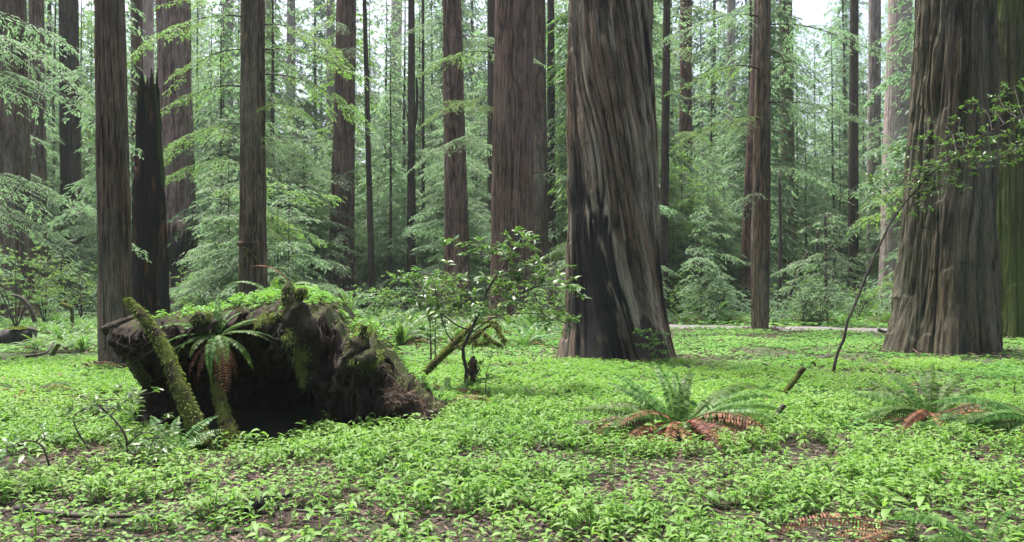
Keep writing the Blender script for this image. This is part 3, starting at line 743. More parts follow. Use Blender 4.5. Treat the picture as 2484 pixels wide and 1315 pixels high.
for k in range(16):
    bed(rng.uniform(420, 920), rng.uniform(27, 38), int(rng.integers(3)), rng.uniform(.9, 1.2), 'beyond the root mound')

# ------------------------------------------------------------------ the upturned root mass
RD = 8.75                                         # distance of its face
KX = [300, 318, 345, 400, 480, 560, 620, 680, 730, 780, 815, 840, 880, 920, 945, 990, 1040, 1095]
KT = [835, 800, 776, 768, 764, 758, 748, 728, 745, 768, 790, 806, 812, 850, 880, 935, 962, 1015]
root = thing('uprooted_root_mound', 'dark upturned root mass of a fallen tree topped with moss and herbs', 'root mass', (at(690, HOR, RD)[0], RD, 0.))
RL = np.array(root.location)
def topz(px): return np.array([at(p, np.interp(p, KX, KT), RD)[2] for p in np.atleast_1d(px)])
npx, nz, nb = 300, 150, 70
pxs = np.linspace(300, 1095, npx)
TZ = topz(pxs) + .18 * (noise3(pxs * .045, 0, 0) - .5) + .17 * (noise3(pxs * .15, 0, 5) - .5)
Xs = (pxs - CX) / F * RD
tz = np.linspace(0, 1, nz)[:, None]
Zf = -.35 + (TZ[None] + .35) * tz
PXg = np.broadcast_to(pxs[None], Zf.shape); PYg = HOR - (Zf - CAMH) / RD * F
def bump(px, py, rx, ry, amt, rot=0.):
    c, s = math.cos(math.radians(rot)), math.sin(math.radians(rot))
    u, v = PXg - px, PYg - py
    u, v = u * c + v * s, -u * s + v * c
    return amt * np.exp(-(u / rx) ** 2 - (v / ry) ** 2)
out = np.zeros_like(Zf)                            # + = towards the viewer
out += bump(410, 815, 120, 52, .55) + bump(330, 830, 30, 45, .25) + bump(600, 785, 120, 42, .42)
out += -bump(590, 960, 100, 85, .75) - bump(690, 1005, 62, 80, 1.25) - bump(430, 930, 80, 45, .45) - bump(520, 1010, 80, 70, .4)
out += bump(745, 900, 30, 150, .42, 4) + bump(705, 800, 34, 80, .35)
out += bump(880, 840, 55, 60, .38) + bump(860, 900, 110, 40, .35, -35) - bump(830, 960, 45, 70, .28, 30) + bump(800, 820, 30, 40, .1)
out += bump(900, 985, 130, 55, .30) + bump(1000, 985, 90, 50, .35) + bump(960, 930, 40, 60, .2) + bump(790, 1010, 50, 50, .2)
out += bump(370, 1000, 60, 60, .30) + .5 * sstep(.30, 0, tz) * sstep(740, 900, PXg) + .3 * sstep(.25, 0, tz) * sstep(480, 360, PXg)
nx = np.broadcast_to(Xs[None], Zf.shape)
out += .55 * (fbm(nx * 2.4, Zf * 2.2, 0 * nx + 3, 5) - .5) + .42 * (ridge(fbm(nx * 4.5, Zf * 2.2, 0 * nx + 8, 4)) - .6) + .14 * (fbm(nx * 16, Zf * 9, 0 * nx, 4) - .5)
edge = sstep(300, 335, PXg) * sstep(1095, 1040, PXg)
out = out * (.7 + .3 * edge) - .25 * (1 - edge)
out -= .22 * sstep(.93, 1., tz) ** 2
Yf = RD + .25 - out
def smo(a, k=41): return np.convolve(np.pad(a, k // 2, mode='edge'), np.hanning(k + 2)[1:-1] / np.hanning(k + 2).sum(), 'valid')
# top and back: slopes up a little behind the lip, then falls to the ground
tb = np.linspace(0, 1, nb + 1)[1:, None]
rise = np.interp(pxs, [300, 420, 560, 640, 720, 800, 860, 950, 1095], [.0, .02, .10, .12, .10, .05, .02, .0, 0.])
back = np.interp(pxs, [300, 420, 600, 800, 1095], [1.1, 2.2, 3.6, 3.0, .5])
wb_ = np.minimum(1, tb * 9); TB = TZ[None] * (1 - wb_) + smo(TZ)[None] * wb_
Yb = Yf[-1][None] * (1 - wb_) + smo(Yf[-1])[None] * wb_ + back[None] * tb
prof = np.interp(tb, [0, .12, .35, .6, 1], [0, .35, 1, .8, 0])
Zb = TB * np.interp(tb, [0, .35, .65, 1], [1, 1, .75, -.25]) + rise[None] * prof
nxb = np.broadcast_to(Xs[None], Yb.shape)
Zb = Zb + (.16 * (fbm(nxb * 2, Yb * 2, 0 * nxb, 3) - .5) + .10 * (fbm(nxb * 9, Yb * 9, 0 * nxb, 4) - .5)) * np.minimum(1, tb * 6)
Xall = np.vstack([nx, nxb * (1 + .0 * tb)]); Yall = np.vstack([Yf, Yb]); Zall = np.vstack([Zf, Zb])
mossf = np.zeros_like(Xall); mossf[nz - 6:] = .9
mossf[:nz] = np.maximum(mossf[:nz], np.clip(bump(748, 860, 14, 60, .7) + bump(900, 850, 30, 20, .8) + bump(700, 760, 25, 50, .7), 0, 1))
mb = MB(); mb.add(np.stack([Xall, Yall, Zall], -1).reshape(-1, 3) - RL, None, grid_quads(nz + nb, npx, False), moss=mossf.ravel())
mb.build('earth_mass', M['soil'], root)
def mound_z(x, y):
    """height of the mound's top surface, or None off it"""
    px = np.asarray(x) / RD * F + CX
    j = np.clip(((px - 300) / 795 * (npx - 1)).astype(int), 0, npx - 1)
    y0 = Yf[-1][j]; t = (y - y0) / back[j]
    i = np.clip((t * nb).astype(int), 0, nb - 1)
    ok = (px > 305) & (px < 1090) & (t > 0.0) & (t < .98)
    return ok, Zb[i, j]
def face_pt(px, py, out_=.0):
    px = min(max(px, 302), 1090)
    i = int(np.clip(np.searchsorted(Zf[:, int((px - 300) / 795 * (npx - 1))], CAMH + (HOR - py) / F * RD), 0, nz - 1)); j = int((px - 300) / 795 * (npx - 1))
    return np.array([nx[i, j], Yf[i, j] - out_, Zf[i, j]])
# stubby roots
def stub(pts, r, mat='soil', rough=.85, k=24, fr=8.):
    P = np.array([at(x, y, RD - o) for x, y, o in pts]) - RL
    P = smooth_path(P, 28); b = MB()
    tube(b, P, np.interp(np.linspace(0, 1, 28), np.linspace(0, 1, len(r)), r), k, rough, fr, seed=pts[0][0], moss=np.linspace(.0, .9, 28) ** 1.5)
    return b.build('root_stub', M[mat], root), P
moss_spots = []
for pts, r in ((((760, 860, -.25), (735, 800, .3), (712, 750, .32), (700, 712, .32), (704, 684, .3)), (.15, .14, .11, .07, .012)),
               (((716, 740, -.25), (728, 712, .34), (738, 700, .36)), (.06, .045, .012)),
               (((835, 930, -.25), (850, 880, .36), (872, 830, .42), (886, 790, .42)), (.10, .11, .10, .055)),
               (((840, 900, -.25), (880, 880, .46), (915, 858, .46)), (.12, .11, .07)),
               (((660, 800, -.25), (672, 772, .36), (668, 765, .42)), (.08, .06, .03)),
               (((490, 800, .4), (488, 775, .45), (496, 762, .45)), (.09, .09, .05)),
               (((330, 905, -.25), (352, 925, .2), (318, 872, .3)), (.05, .05, .03))):
    o, P = stub(pts, r); moss_spots.append((P + RL, r))
# shaggy moss on the stubs and the lip
def moss_tufts(mbm, P, N_, r, droop=.5, L=(.03, .075), tilt=.6):
    th = rng.random(N_) * 2 * np.pi; k = rng.integers(len(P), size=N_); rr = np.interp(k / (len(P) - 1), np.linspace(0, 1, len(r)), r)
    D = np.stack([np.cos(th), np.sin(th) * .7, rng.uniform(-.5, 1., N_)], -1)
    B = P[k] + unit(D) * (rr * rng.uniform(.85, 1.1, N_))[:, None]
    blades(mbm, B, D + np.array([0, -.3, -tilt]), rng.normal(0, 1, (N_, 3)), rng.uniform(*L, N_), rng.uniform(.008, .016, N_), droop=droop)
mbm = MB()
for P, r in moss_spots: moss_tufts(mbm, P[int(len(P) * .45):], 330, r[len(r) // 2:], .4, (.015, .05))
for (px, py, n, sx, sy) in ((755, 850, 260, 8, 14), (748, 905, 260, 9, 12), (735, 800, 220, 10, 16), (885, 805, 350, 16, 14), (910, 860, 380, 20, 7), (668, 770, 320, 10, 9), (745, 870, 200, 6, 30)):
    pts = np.array([face_pt(px + sx * rng.normal(), py + sy * rng.normal(), rng.uniform(0, .12)) for _ in range(n)])
    D = np.stack([rng.normal(0, .5, n), rng.uniform(-1, -.2, n), rng.uniform(-1.2, .4, n)], -1)
    blades(mbm, pts, D, rng.normal(0, 1, (n, 3)), rng.uniform(.02, .06, n), rng.uniform(.006, .012, n), droop=.6)
mbm.V = [v - RL for v in mbm.V]; mbm.build('moss', M['mosstuft'], root)
for pts, r in ((((318, 850), (298, 856), (282, 850)), .03), (((345, 800), (330, 782), (326, 768)), .03), (((600, 765), (618, 748), (632, 745)), .03), (((920, 860), (945, 848), (958, 846)), .035), (((690, 940), (660, 985), (640, 1040)), .045), (((785, 920), (802, 980), (796, 1040)), .055), (((850, 940), (885, 990), (930, 1030)), .05), (((400, 860), (372, 920), (380, 985)), .04), (((700, 850), (668, 890), (655, 950)), .04)):
    P = smooth_path([face_pt(x_, y_, .05) + rng.normal(0, .04, 3) for (x_, y_) in [pts[0]] + [((pts[a_][0] * (2 - b_) + pts[a_ + 1][0] * b_) / 2 if False else pts[a_][0] + (pts[a_ + 1][0] - pts[a_][0]) * b_ / 2, pts[a_][1] + (pts[a_ + 1][1] - pts[a_][1]) * b_ / 2) for a_ in range(len(pts) - 1) for b_ in (1, 2)]], 30) - RL; b = MB()
    tube(b, P, np.linspace(r * 1.2, r * .25, 30), 12, .95, 16., moss=np.full(30, .1)); b.build('root', M['soil'], root)
for k in range(34):
    px = rng.uniform(330, 1020); py = np.interp(px, KX, KT) + rng.uniform(15, 90)
    dx = rng.normal(0, 18)
    stubp = [face_pt(np.clip(px + dx * u + rng.normal(0, 6), 315, 1080), py + u * rng.uniform(60, 120), .02) for u in np.linspace(0, 1.3, 5)]
    P = smooth_path(np.array(stubp), 20) - RL; b = MB(); r0 = rng.uniform(.012, .038)
    tube(b, P, np.linspace(r0, r0 * .35, 20), 8, .4, 14.); b.build('root', M['soil'], root)
# hair roots hanging from the lip and over the face
mbr = MB()
for k in range(420):
    px = rng.uniform(315, 1050); py = np.interp(px, KX, KT) + rng.uniform(10, 190) * rng.random()
    p = face_pt(px, py, .02); L = rng.uniform(.06, .34)
    q = p + np.array([rng.normal(0, .06), -.06 - rng.random() * .1, -L * .5]); e = p + np.array([rng.normal(0, .12), -.05, -L])
    tube(mbr, np.array([p, q, e]) - RL, np.array([.0045, .0035, .0015]), 3, cap=False)
mbr.build('rootlets', M['wood'], root)
mbl = MB(); n = 2200
px_ = rng.normal(1005, 50, n); pts = np.array([face_pt(np.clip(a, 320, 1080), np.interp(a, KX, KT) + abs(rng.normal(0, 34)), .03) for a in px_]) - RL
blades(mbl, pts, np.stack([rng.normal(0, 1, n), rng.normal(-.4, .5, n), rng.normal(-.4, .6, n)], -1), rng.normal(0, 1, (n, 3)), rng.uniform(.05, .14, n), .008, tint=rng.random(n))
x = rng.uniform((330 - CX) / F * RD, (1088 - CX) / F * RD, 5200); y = rng.uniform(8.2, 12.5, 5200); ok, z = mound_z(x, y); x, y, z = x[ok], y[ok], z[ok]; n = len(x)
blades(mbl, np.stack([x, y, z + rng.uniform(0, .03, n)], -1) - RL, np.stack([rng.normal(0, 1, n), rng.normal(0, 1, n), rng.normal(0, .3, n)], -1), rng.normal(0, 1, (n, 3)), rng.uniform(.04, .16, n), rng.uniform(.006, .02, n), tint=rng.random(n) ** 1.5)
mbl.build('dead_needles', M['litter'], root)

# mossy poles leaning on the root mass
def mossy_log(name, label, pts, r, rough=.3, tufts=2600, cat='log', mat='mosswood', L=(.015, .04), tilt=.3):
    P = np.array([p if len(p) == 3 and isinstance(p, np.ndarray) else at(*p) for p in pts]); base = P[-1].copy(); base[2] = P[:, 2].min()
    t = thing(name, label, cat, base)
    S = smooth_path(P, 40); b = MB(); tube(b, S - base, np.interp(np.linspace(0, 1, 40), np.linspace(0, 1, len(r)), r), 18, rough, 8., seed=P[0][0])
    b.build('stem', M[mat], t)
    if tufts:
        mm = MB(); moss_tufts(mm, S - base, tufts, r, .3, L, tilt); mm.build('moss', M['mosstuft'], t)
    return t
mossy_log('mossy_log', 'long mossy pole leaning across the upturned roots', [(312, 728, 8.05), (345, 768, 8.0), (390, 830, 7.95), (425, 910, 7.85), (455, 985, 7.75), (478, 1040, 7.7), (492, 1085, 7.65)], [.024, .050, .060, .066, .072, .076, .09])
mossy_log('mossy_log', 'short mossy pole standing in the dark hollow under the fern', [(520, 905, 8.4), (530, 955, 8.25), (545, 1010, 8.1), (560, 1060, 7.95), (568, 1095, 7.9)], [.035, .05, .06, .075, .09], tufts=1300)
t = fern('sword fern drooping from the lip of the root mass', face_pt(560, 812, .12), [], [], 1.)
for (a, i, s, tl, pool) in ((178, 0, .95, -.1, FRS), (165, 1, .9, -.2, FRS), (192, 0, .85, .2, FRS), (205, 1, .9, .25, FRS), (8, 0, 1.0, -.2, FRS), (-5, 1, 1.0, -.1, FRS), (-18, 0, .9, .1, FRS), (18, 1, .95, -.35, FRS), (150, 1, .8, -.3, FRS), (40, 1, .8, -.4, FRS), (120, 2, .7, -.3, FR), (90, 2, .55, 0, FR), (60, 2, .5, 0, FR),
                            (-60, 0, 1.1, 0, FRH), (-85, 1, 1.05, 0, FRH), (-110, 0, .9, 0, FRH), (-150, 0, .9, 0, FRH), (-35, 1, 1.1, 0, FRH), (-75, 1, .9, 0, FRH), (-70, 2, 1.2, 0, FRH), (-55, 2, 1.3, 0, FRH), (-100, 2, 1.1, 0, FRH), (-125, 2, 1., 0, FRH), (-40, 2, 1.1, 0, FRH), (-62, 2, 1.5, 0, FRH)):
    o = link('frond', pool[i], t, (0, 0, 0), (0, tl, math.radians(a)), s)
    if pool is FRH and i == 2: o['label'] = 'dead brown hanging frond'
# ferns on the mound top, with one copper frond
for px, dd, lab in ((790, 1.0, 'upright bright fern crowning the mossy mound'), (850, .9, 'arching bright fern on the shoulder of the mossy mound'), (560, 1.4, 'flat spreading fern on the mound behind the drooping fern')):
    x = (px - CX) / F * RD; y = Yf[-1][int((px - 300) / 795 * (npx - 1))] + dd
    ok, z = mound_z(np.array([x]), np.array([y]))
    fern(lab, (x, y, float(z[0]) - .02), [(a, int(rng.integers(2)), rng.uniform(.8, 1.1)) for a in (0, 35, 70, 100, 140, 180, 215, 250, 300, 340)], [], .75 if px != 560 else .9, pool=FRL if px != 560 else FR)
x = (640 - CX) / F * RD; y = 9.9; ok, z = mound_z(np.array([x]), np.array([y]))
t = fern('single copper coloured dying frond arching from the mound top', (x, y, float(z[0])), [], [], 1.)
o = link('frond', FRD[0], t, (0, 0, .05), (0, -.5, math.radians(190)), .8)

# ------------------------------------------------------------------ ground cover (uncountable)
def in_view(x, y, m=1.5): return np.abs(x) < y * .665 + m
def scatter(n, y0, y1, mx=1.5):
    y = np.sqrt(rng.random(n) * (y1 ** 2 - y0 ** 2) + y0 ** 2); x = (rng.random(n) * 2 - 1) * (y * .665 + mx)
    return x, y
def blocked(x, y):
    """inside the root mass, on the path or inside a trunk"""
    px = x / RD * F + CX
    j = np.clip(((px - 300) / 795 * (npx - 1)).astype(int), 0, npx - 1)
    b = (px > 300) & (px < 1095) & (y > Yf.min(axis=0)[j] - .04) & (y < Yf[-1][j] + back[j])
    b |= (px > 480) & (px < 745) & (y > 7.85) & (y < 11)
    b |= on_path(x, y, -.1)
    for (bx, tx, w, td, ph, ob) in TRUNKS:
        r = w * td / F / 2 * (1.08 + .55 * rng.random(np.shape(x)) ** 2)
        b |= (x - ob.location.x) ** 2 + (y - td) ** 2 < r * r
    return b
def herbs(mbh, x, y, z, h, nl, ll, lw, simple=False, stems=True):
    n = len(x)
    az = rng.random(n) * 2 * np.pi; lean = rng.uniform(.05, .35, n)
    top = np.stack([x + np.cos(az) * lean * h, y + np.sin(az) * lean * h, z + h], -1); bot = np.stack([x, y, z - .01], -1)
    if stems:
        S = np.stack([np.sin(az), -np.cos(az), 0 * az], -1)
        D = unit(top - bot); U = np.cross(D, S)
        w = .0045
        V = np.stack([bot - S * w, bot + S * w, top + S * w * .6, top - S * w * .6], 1).reshape(-1, 3)
        b = (np.arange(n) * 4)[:, None]
        mbh.add(V, None, b + np.arange(4)[None], tint=np.repeat(rng.random(n) * .4, 4))
    tp = np.clip(.65 * (fbm(x * .8, y * .8 + 31, 0 * x, 3) * 2.2 - .6) + .4 * rng.random(n), 0, 1)
    for k in range(nl):
        s = 1 - k / nl * rng.uniform(.35, .6, n)
        P = bot + (top - bot) * s[:, None]
        a = az + k * 2.4 + rng.normal(0, .35, n)
        D = np.stack([np.cos(a), np.sin(a), rng.uniform(.05, .5, n)], -1)
        U = np.stack([rng.normal(0, .25, n), rng.normal(0, .25, n), np.ones(n)], -1)
        L = ll * rng.uniform(.65, 1.2, n) * (1 if k < nl * .7 else .75)
        f = blades if simple else leaves
        f(mbh, P, D, U, L, L * lw * rng.uniform(.8, 1.2, n), droop=rng.uniform(.15, .75, n), tint=np.clip(tp * .7 + rng.random(n) * .3, 0, 1))
def dens(x, y):
    return .6 * fbm(x * .9 + 3, y * .9, 0 * x, 4) + .4 * fbm(x * 2.4 + 3, y * 2.4, 0 * x + 6, 3)
mbh = MB()
x, y = scatter(15500, 3.6, 9.6, 1.2)
k = (dens(x, y) + rng.normal(0, .05, len(x)) > .468 + .045 * sstep(6.0, 4.3, y) - .07 * sstep(7, 9, y) + .08 * sstep(-1.6, -3.2, x) * sstep(7, 5.4, y)) & ~blocked(x, y)
k &= ~((np.hypot(x - gpt(1650, 1058)[0], (y - gpt(1650, 1058)[1]) * 1.0) < .75) | (np.hypot(x - gpt(2270, 1040)[0], (y - gpt(2270, 1040)[1]) * 1.0) < .68))
x, y = x[k], y[k]
herbs(mbh, x, y, gz(x, y), rng.uniform(.06, .20, len(x)), 6, .072, .36)
x, y = scatter(420, 3.8, 10, 1.); k = (fbm(x * .8 + 11, y * .8, 0 * x, 3) > .5) & ~blocked(x, y); x, y = x[k], y[k]
herbs(mbh, x, y, gz(x, y), rng.uniform(.10, .26, len(x)), 4, .10, .48)
x, y = scatter(22000, 9.0, 15.5, 1.2)
k = (dens(x, y) + rng.normal(0, .06, len(x)) > .42 + .10 * sstep(1.5, 4, x)) & ~blocked(x, y); x, y = x[k], y[k]
herbs(mbh, x, y, gz(x, y), rng.uniform(.04, .13, len(x)), 5, .075, .46, True, False)
print('herb verts', mbh.n)
tag(mbh.build('herb_ground_cover', M['herb']), 'bright green arching herbs covering the forest floor', 'ground cover', kind='stuff')

mbc = MB()
for (n, y0, y1, sz, hh, thr) in ((17000, 3.6, 9, .024, .05, .38), (60000, 8, 16, .040, .07, .33), (52000, 15, 27, .060, .09, .36), (30000, 26, 48, .11, .16, .38)):
    x, y = scatter(n, y0, y1, 1.5)
    k = (fbm(x * .7, y * .7 + 4, 0 * x + 2, 4) + rng.normal(0, .04, n) > thr + .09 * sstep(1.5, 4.5, x) * sstep(10, 13, y) * sstep(30, 24, y)) & ~blocked(x, y); x, y = x[k], y[k]; n = len(x)
    z = gz(x, y) + rng.uniform(.01, hh, n); a0 = rng.random(n) * 6.28; tp = np.clip(.7 * (fbm(x * .5, y * .5 + 77, 0 * x, 4) * 2.4 - .7) + .35 * rng.random(n), 0, 1)
    for q_ in range(3):
        a = a0 + q_ * 2.094
        D = np.stack([np.cos(a), np.sin(a), rng.uniform(-.35, .25, n)], -1); U = np.stack([rng.normal(0, .2, n), rng.normal(0, .2, n), np.ones(n)], -1)
        L = sz * rng.uniform(.7, 1.3, n)
        blades(mbc, np.stack([x, y, z], -1), D, U, L, L * .95, droop=.15, fold=-.12, tint=tp)
# herbs on top of the mound
x = rng.uniform((330 - CX) / F * RD, (1000 - CX) / F * RD, 9000); y = rng.uniform(8.2, 12.5, 9000)
ok, z = mound_z(x, y); ok &= (fbm(x * 1.5, y * 1.5, 0 * x, 3) > .60 - .20 * sstep(-3.3, -2.9, x) * sstep(-1.4, -1.9, x)) & (rng.random(9000) < .5)
x, y, z = x[ok], y[ok], z[ok]
print('clover verts', mbc.n)
tag(mbc.build('sorrel_carpet', M['clover']), 'low carpet of small three-part sorrel leaves across the clearing', 'ground cover', kind='stuff')
mbt_ = MB(); herbs(mbt_, x, y, z - .01, rng.uniform(.03, .13, len(x)), 5, .065, .45, True, False)
x = rng.uniform((820 - CX) / F * RD, (1085 - CX) / F * RD, 2600); y = rng.uniform(8.2, 12.5, 2600); ok, z = mound_z(x, y); ok &= fbm(x * 2.5, y * 2.5, 0 * x + 5, 3) > .5
x, y, z = x[ok], y[ok], z[ok]; herbs(mbt_, x, y, z - .01, rng.uniform(.04, .16, len(x)), 5, .06, .42, True, False)
tag(mbt_.build('mound_herbs', M['herb']), 'small bright herbs carpeting the top of the root mound', 'ground cover', kind='stuff')

mbl = MB(); x, y = scatter(70000, 3.4, 10.5, 1.); k = ~blocked(x, y); x, y = x[k], y[k]; n = len(x)
blades(mbl, np.stack([x, y, gz(x, y) + rng.uniform(.004, .02, n)], -1), np.stack([rng.normal(0, 1, n), rng.normal(0, 1, n), rng.normal(0, .18, n)], -1), np.stack([rng.normal(0, .4, n), rng.normal(0, .4, n), np.ones(n)], -1),
       rng.uniform(.02, .10, n), rng.uniform(.004, .024, n), tint=rng.random(n) ** 1.6)
x, y = scatter(16000, 9, 26, 1.); k = ~blocked(x, y) & (fbm(x * .5, y * .5 + 50, 0 * x, 3) + .10 * sstep(1, 5, x) > .54); x, y = x[k], y[k]
for (bx, tx, w, td, ph, ob) in TRUNKS:
    if td < 33:
        r0 = w * td / F / 2; m_ = 700; a = rng.random(m_) * 6.28; r_ = r0 * 1.05 + np.abs(rng.normal(0, .35, m_)) * (.5 + r0); x = np.append(x, ob.location.x + np.cos(a) * r_); y = np.append(y, td + np.sin(a) * r_)
n = len(x)
blades(mbl, np.stack([x, y, gz(x, y) + rng.uniform(.01, .09, n)], -1), np.stack([rng.normal(0, 1, n), rng.normal(0, 1, n), rng.normal(0, .25, n)], -1), np.stack([rng.normal(0, .4, n), rng.normal(0, .4, n), np.ones(n)], -1),
       rng.uniform(.05, .22, n), rng.uniform(.01, .05, n), tint=rng.random(n) ** 1.4)
tag(mbl.build('leaf_litter', M['litter']), 'brown needles and leaf litter scattered on dark soil', 'litter', kind='stuff')

# undergrowth far among the trunks
mbu = MB(); x, y = scatter(15000, 32, 84, 4); k = ~on_path(x, y, .4); x, y = x[k], y[k]
for a, b in zip(x, y):
    if rng.random() < .45 and b < 44: continue
    spray(mbu, None, np.array([a, b, float(rng.uniform(.05, 1.) ** 1.3 * (.9 + .07 * (b - 30)))]), rng.random() * 6.28, rng.uniform(.5, 1.3), .3, .4, .15, .05, .15, dens=.6)
tag(mbu.build('undergrowth', M['conifer_hazy']), 'dense hazy undergrowth between the far trunks', 'undergrowth', kind='stuff')

# ------------------------------------------------------------------ broad-leaved shrubs
def whorl(mbf, c, out, n=8, L=.11, up=.35, W=.36):
    a = rng.random() * 6.28 + np.arange(n) * 2.4 + rng.normal(0, .25, n)
    out = unit(np.asarray(out, float))
    D = np.stack([np.cos(a), np.sin(a), np.full(n, up) + rng.normal(0, .3, n)], -1) + out * .7
    U = np.stack([rng.normal(0, .3, n), rng.normal(0, .3, n), np.ones(n)], -1)
    l = L * rng.uniform(.7, 1.2, n)
    leaves(mbf, np.asarray(c) + rng.normal(0, .015, (n, 3)), D, U, l, l * W, droop=rng.uniform(.1, .55, n), fold=.12)
def shrub(name, label, base, stems, clusters, L, nl=8, spread=.14, rs=.02, per=4, cat='shrub', mat='rhodo'):
    """stems: list of polylines of 3-D points; clusters: leaf-cluster centres"""
    t = thing(name, label, cat, base); B = np.asarray(base)
    mw, mf = MB(), MB(); allp = []
    for P, r0, r1 in stems:
        S = smooth_path(P, 14); tube(mw, S - B, np.linspace(r0, r1, 14), 7, .3, 9.); allp.append(S)
    A = np.vstack(allp)
    for c in clusters:
        c = np.asarray(c)
        low = A[A[:, 2] < c[2] + .05] if (A[:, 2] < c[2] + .05).any() else A
        p = low[np.argmin(np.linalg.norm(low - c, axis=1))]
        mid = (p + c) / 2 + rng.normal(0, .04, 3)
        tube(mw, smooth_path([p, mid, c], 6) - B, np.linspace(.006, .003, 6), 4, cap=False)
        for k in range(per):
            e = c + rng.normal(0, spread, 3) * np.array([1, 1, .6])
            tube(mw, np.array([c, (c + e) / 2 + [0, 0, .02], e]) - B, np.array([.003, .0025, .002]), 3, cap=False)
            whorl(mf, e - B, e - p, nl, L)
    mw.build('stem', M['wood'], t); mf.build('foliage', M[mat], t)
    return t
d0 = 11.0
pa = lambda px, py, dd=0.: at(px, py, d0 + dd)
cl = [pa(x, y, rng.uniform(-.5, .5)) for x, y in ((1000, 670), (1030, 665), (1075, 665), (1020, 720), (1060, 730), (1090, 710), (1120, 690), (1040, 745), (1080, 755), (1120, 740), (1160, 740), (1160, 590), (1185, 620), (1205, 605), (1230, 640), (1250, 605), (1270, 590),
      (1255, 575), (1225, 660), (1210, 690), (1190, 700), (1260, 680), (1240, 700), (1290, 670), (1310, 660), (1330, 665), (1345, 690), (1370, 690), (1390, 705), (1300, 690), (1170, 770), (1200, 760), (1150, 720), (1210, 735), (1130, 770), (1095, 690), (1270, 650), (1310, 770), (1350, 765), (1380, 790), (1240, 745), (1010, 690), (1110, 600), (1045, 770))]
st = [([pa(1128, 965), pa(1132, 900), pa(1122, 850), pa(1140, 810), pa(1160, 760), pa(1185, 700), pa(1210, 660), pa(1250, 610)], .032, .010),
      ([pa(1140, 800), pa(1110, 790), pa(1070, 760), pa(1030, 730)], .014, .006), ([pa(1160, 760), pa(1190, 735), pa(1260, 710), pa(1330, 690), pa(1380, 700)], .014, .005),
      ([pa(1140, 810), pa(1200, 770), pa(1260, 760), pa(1330, 765), pa(1385, 792)], .010, .004), ([pa(1180, 710), pa(1172, 650), pa(1165, 600)], .010, .004), ([pa(1120, 850), pa(1080, 800), pa(1050, 680), pa(1030, 665)], .010, .004)]
shrub('rhododendron_shrub', 'open glossy-leaved shrub with a crooked stem in front of the wide redwood', gpt(1128, 962), st, cl, .125, 8, .13, per=5)
d0 = 10.6
shrub('glossy_seedling', 'small bluish glossy seedling at the foot of the crooked shrub', gpt(1180, 955), [([pa(1178, 960), pa(1180, 910), pa(1190, 880)], .006, .003)], [pa(x, y) for x, y in ((1170, 890), (1195, 885), (1160, 925), (1185, 915), (1140, 925))], .10, 5, .06, per=2)
# hanging dead cluster under the shrub
t = thing('dead_leaf_bundle', 'dark dead leaf bundle hanging from the crooked shrub', 'dead leaves', at(1148, 862, 10.6)); b = MB(); n = 420
Pq = np.stack([rng.normal(0, .035, n), rng.normal(0, .035, n), -rng.random(n) * .30], -1); Pq[:, :2] *= np.sin(np.clip(-Pq[:, 2:] / .31, 0, 1) * np.pi) ** .6 + .1
blades(b, Pq, np.stack([rng.normal(0, .4, n), rng.normal(0, .4, n), -np.ones(n)], -1), rng.normal(0, 1, (n, 3)), rng.uniform(.04, .09, n), .018, tint=rng.random(n) * .3)
tube(b, np.array([[0, 0, -.28], [0, 0, 0], [-.03, 0, .35]]), .004, 4, tint=0.)
b.build('dry_leaves', M['litter'], t)
# second thin shrub behind
d0 = 15.
shrub('glossy_thicket', 'thin upright stems with glossy leaves behind the crooked shrub', gpt(1050, 850) * [1, 0, 0] + [0, 15.5, 0], [([pa(1046, 890), pa(1044, 800), pa(1040, 720)], .018, .008), ([pa(1056, 890), pa(1056, 790), pa(1062, 730)], .014, .006)],
      [pa(x, y, rng.uniform(-.4, .4)) for x, y in ((1030, 700), (1060, 710), (1080, 730), (1015, 730), (1040, 760), (1075, 770), (1010, 680), (1055, 670))], .12, 7, .16, per=4)
# leaning sapling
d0 = 13.6
sap = [pa(2021, 908), pa(2030, 860), pa(2048, 820), pa(2055, 780), pa(2070, 750), pa(2105, 660), pa(2150, 560), pa(2180, 510), pa(2210, 475)]
br = [pa(2210, 475), pa(2260, 420, -.3), pa(2330, 365, -.6), pa(2400, 320, -.9), pa(2500, 270, -1.2)]
br2 = [pa(2215, 470), pa(2290, 450, -.3), pa(2370, 410, -.6), pa(2440, 370, -.8), pa(2500, 330, -1)]
cls = []
for P in (br, br2):
    S = smooth_path(P, 16)
    for p in S: cls.append(p + rng.normal(0, .13, 3) * np.array([1, 1, .7]) + [0, 0, .04])
cls += [pa(x, y, rng.uniform(-.4, .2)) for x, y in ((2120, 470), (2150, 450), (2180, 430), (2110, 445), (2165, 470), (2200, 440), (2225, 410), (2250, 400), (2200, 350), (2230, 340), (2250, 360), (2130, 430), (2290, 300), (2330, 290), (2370, 250), (2420, 230), (2460, 210), (2440, 250), (2310, 330), (2280, 350), (2165, 385), (2400, 270))]
shrub('leaning_sapling', 'thin mossy leaning sapling with glossy leaves before the mighty furrowed redwood', gpt(2021, 906), [(sap, .027, .016), (br, .018, .006), (br2, .012, .004), ([pa(2210, 478), pa(2260, 500), pa(2300, 540)], .006, .002), ([pa(2195, 500), pa(2250, 490), pa(2290, 520), pa(2255, 560)], .004, .002)], cls, .085, 7, .12, per=5, cat='sapling')
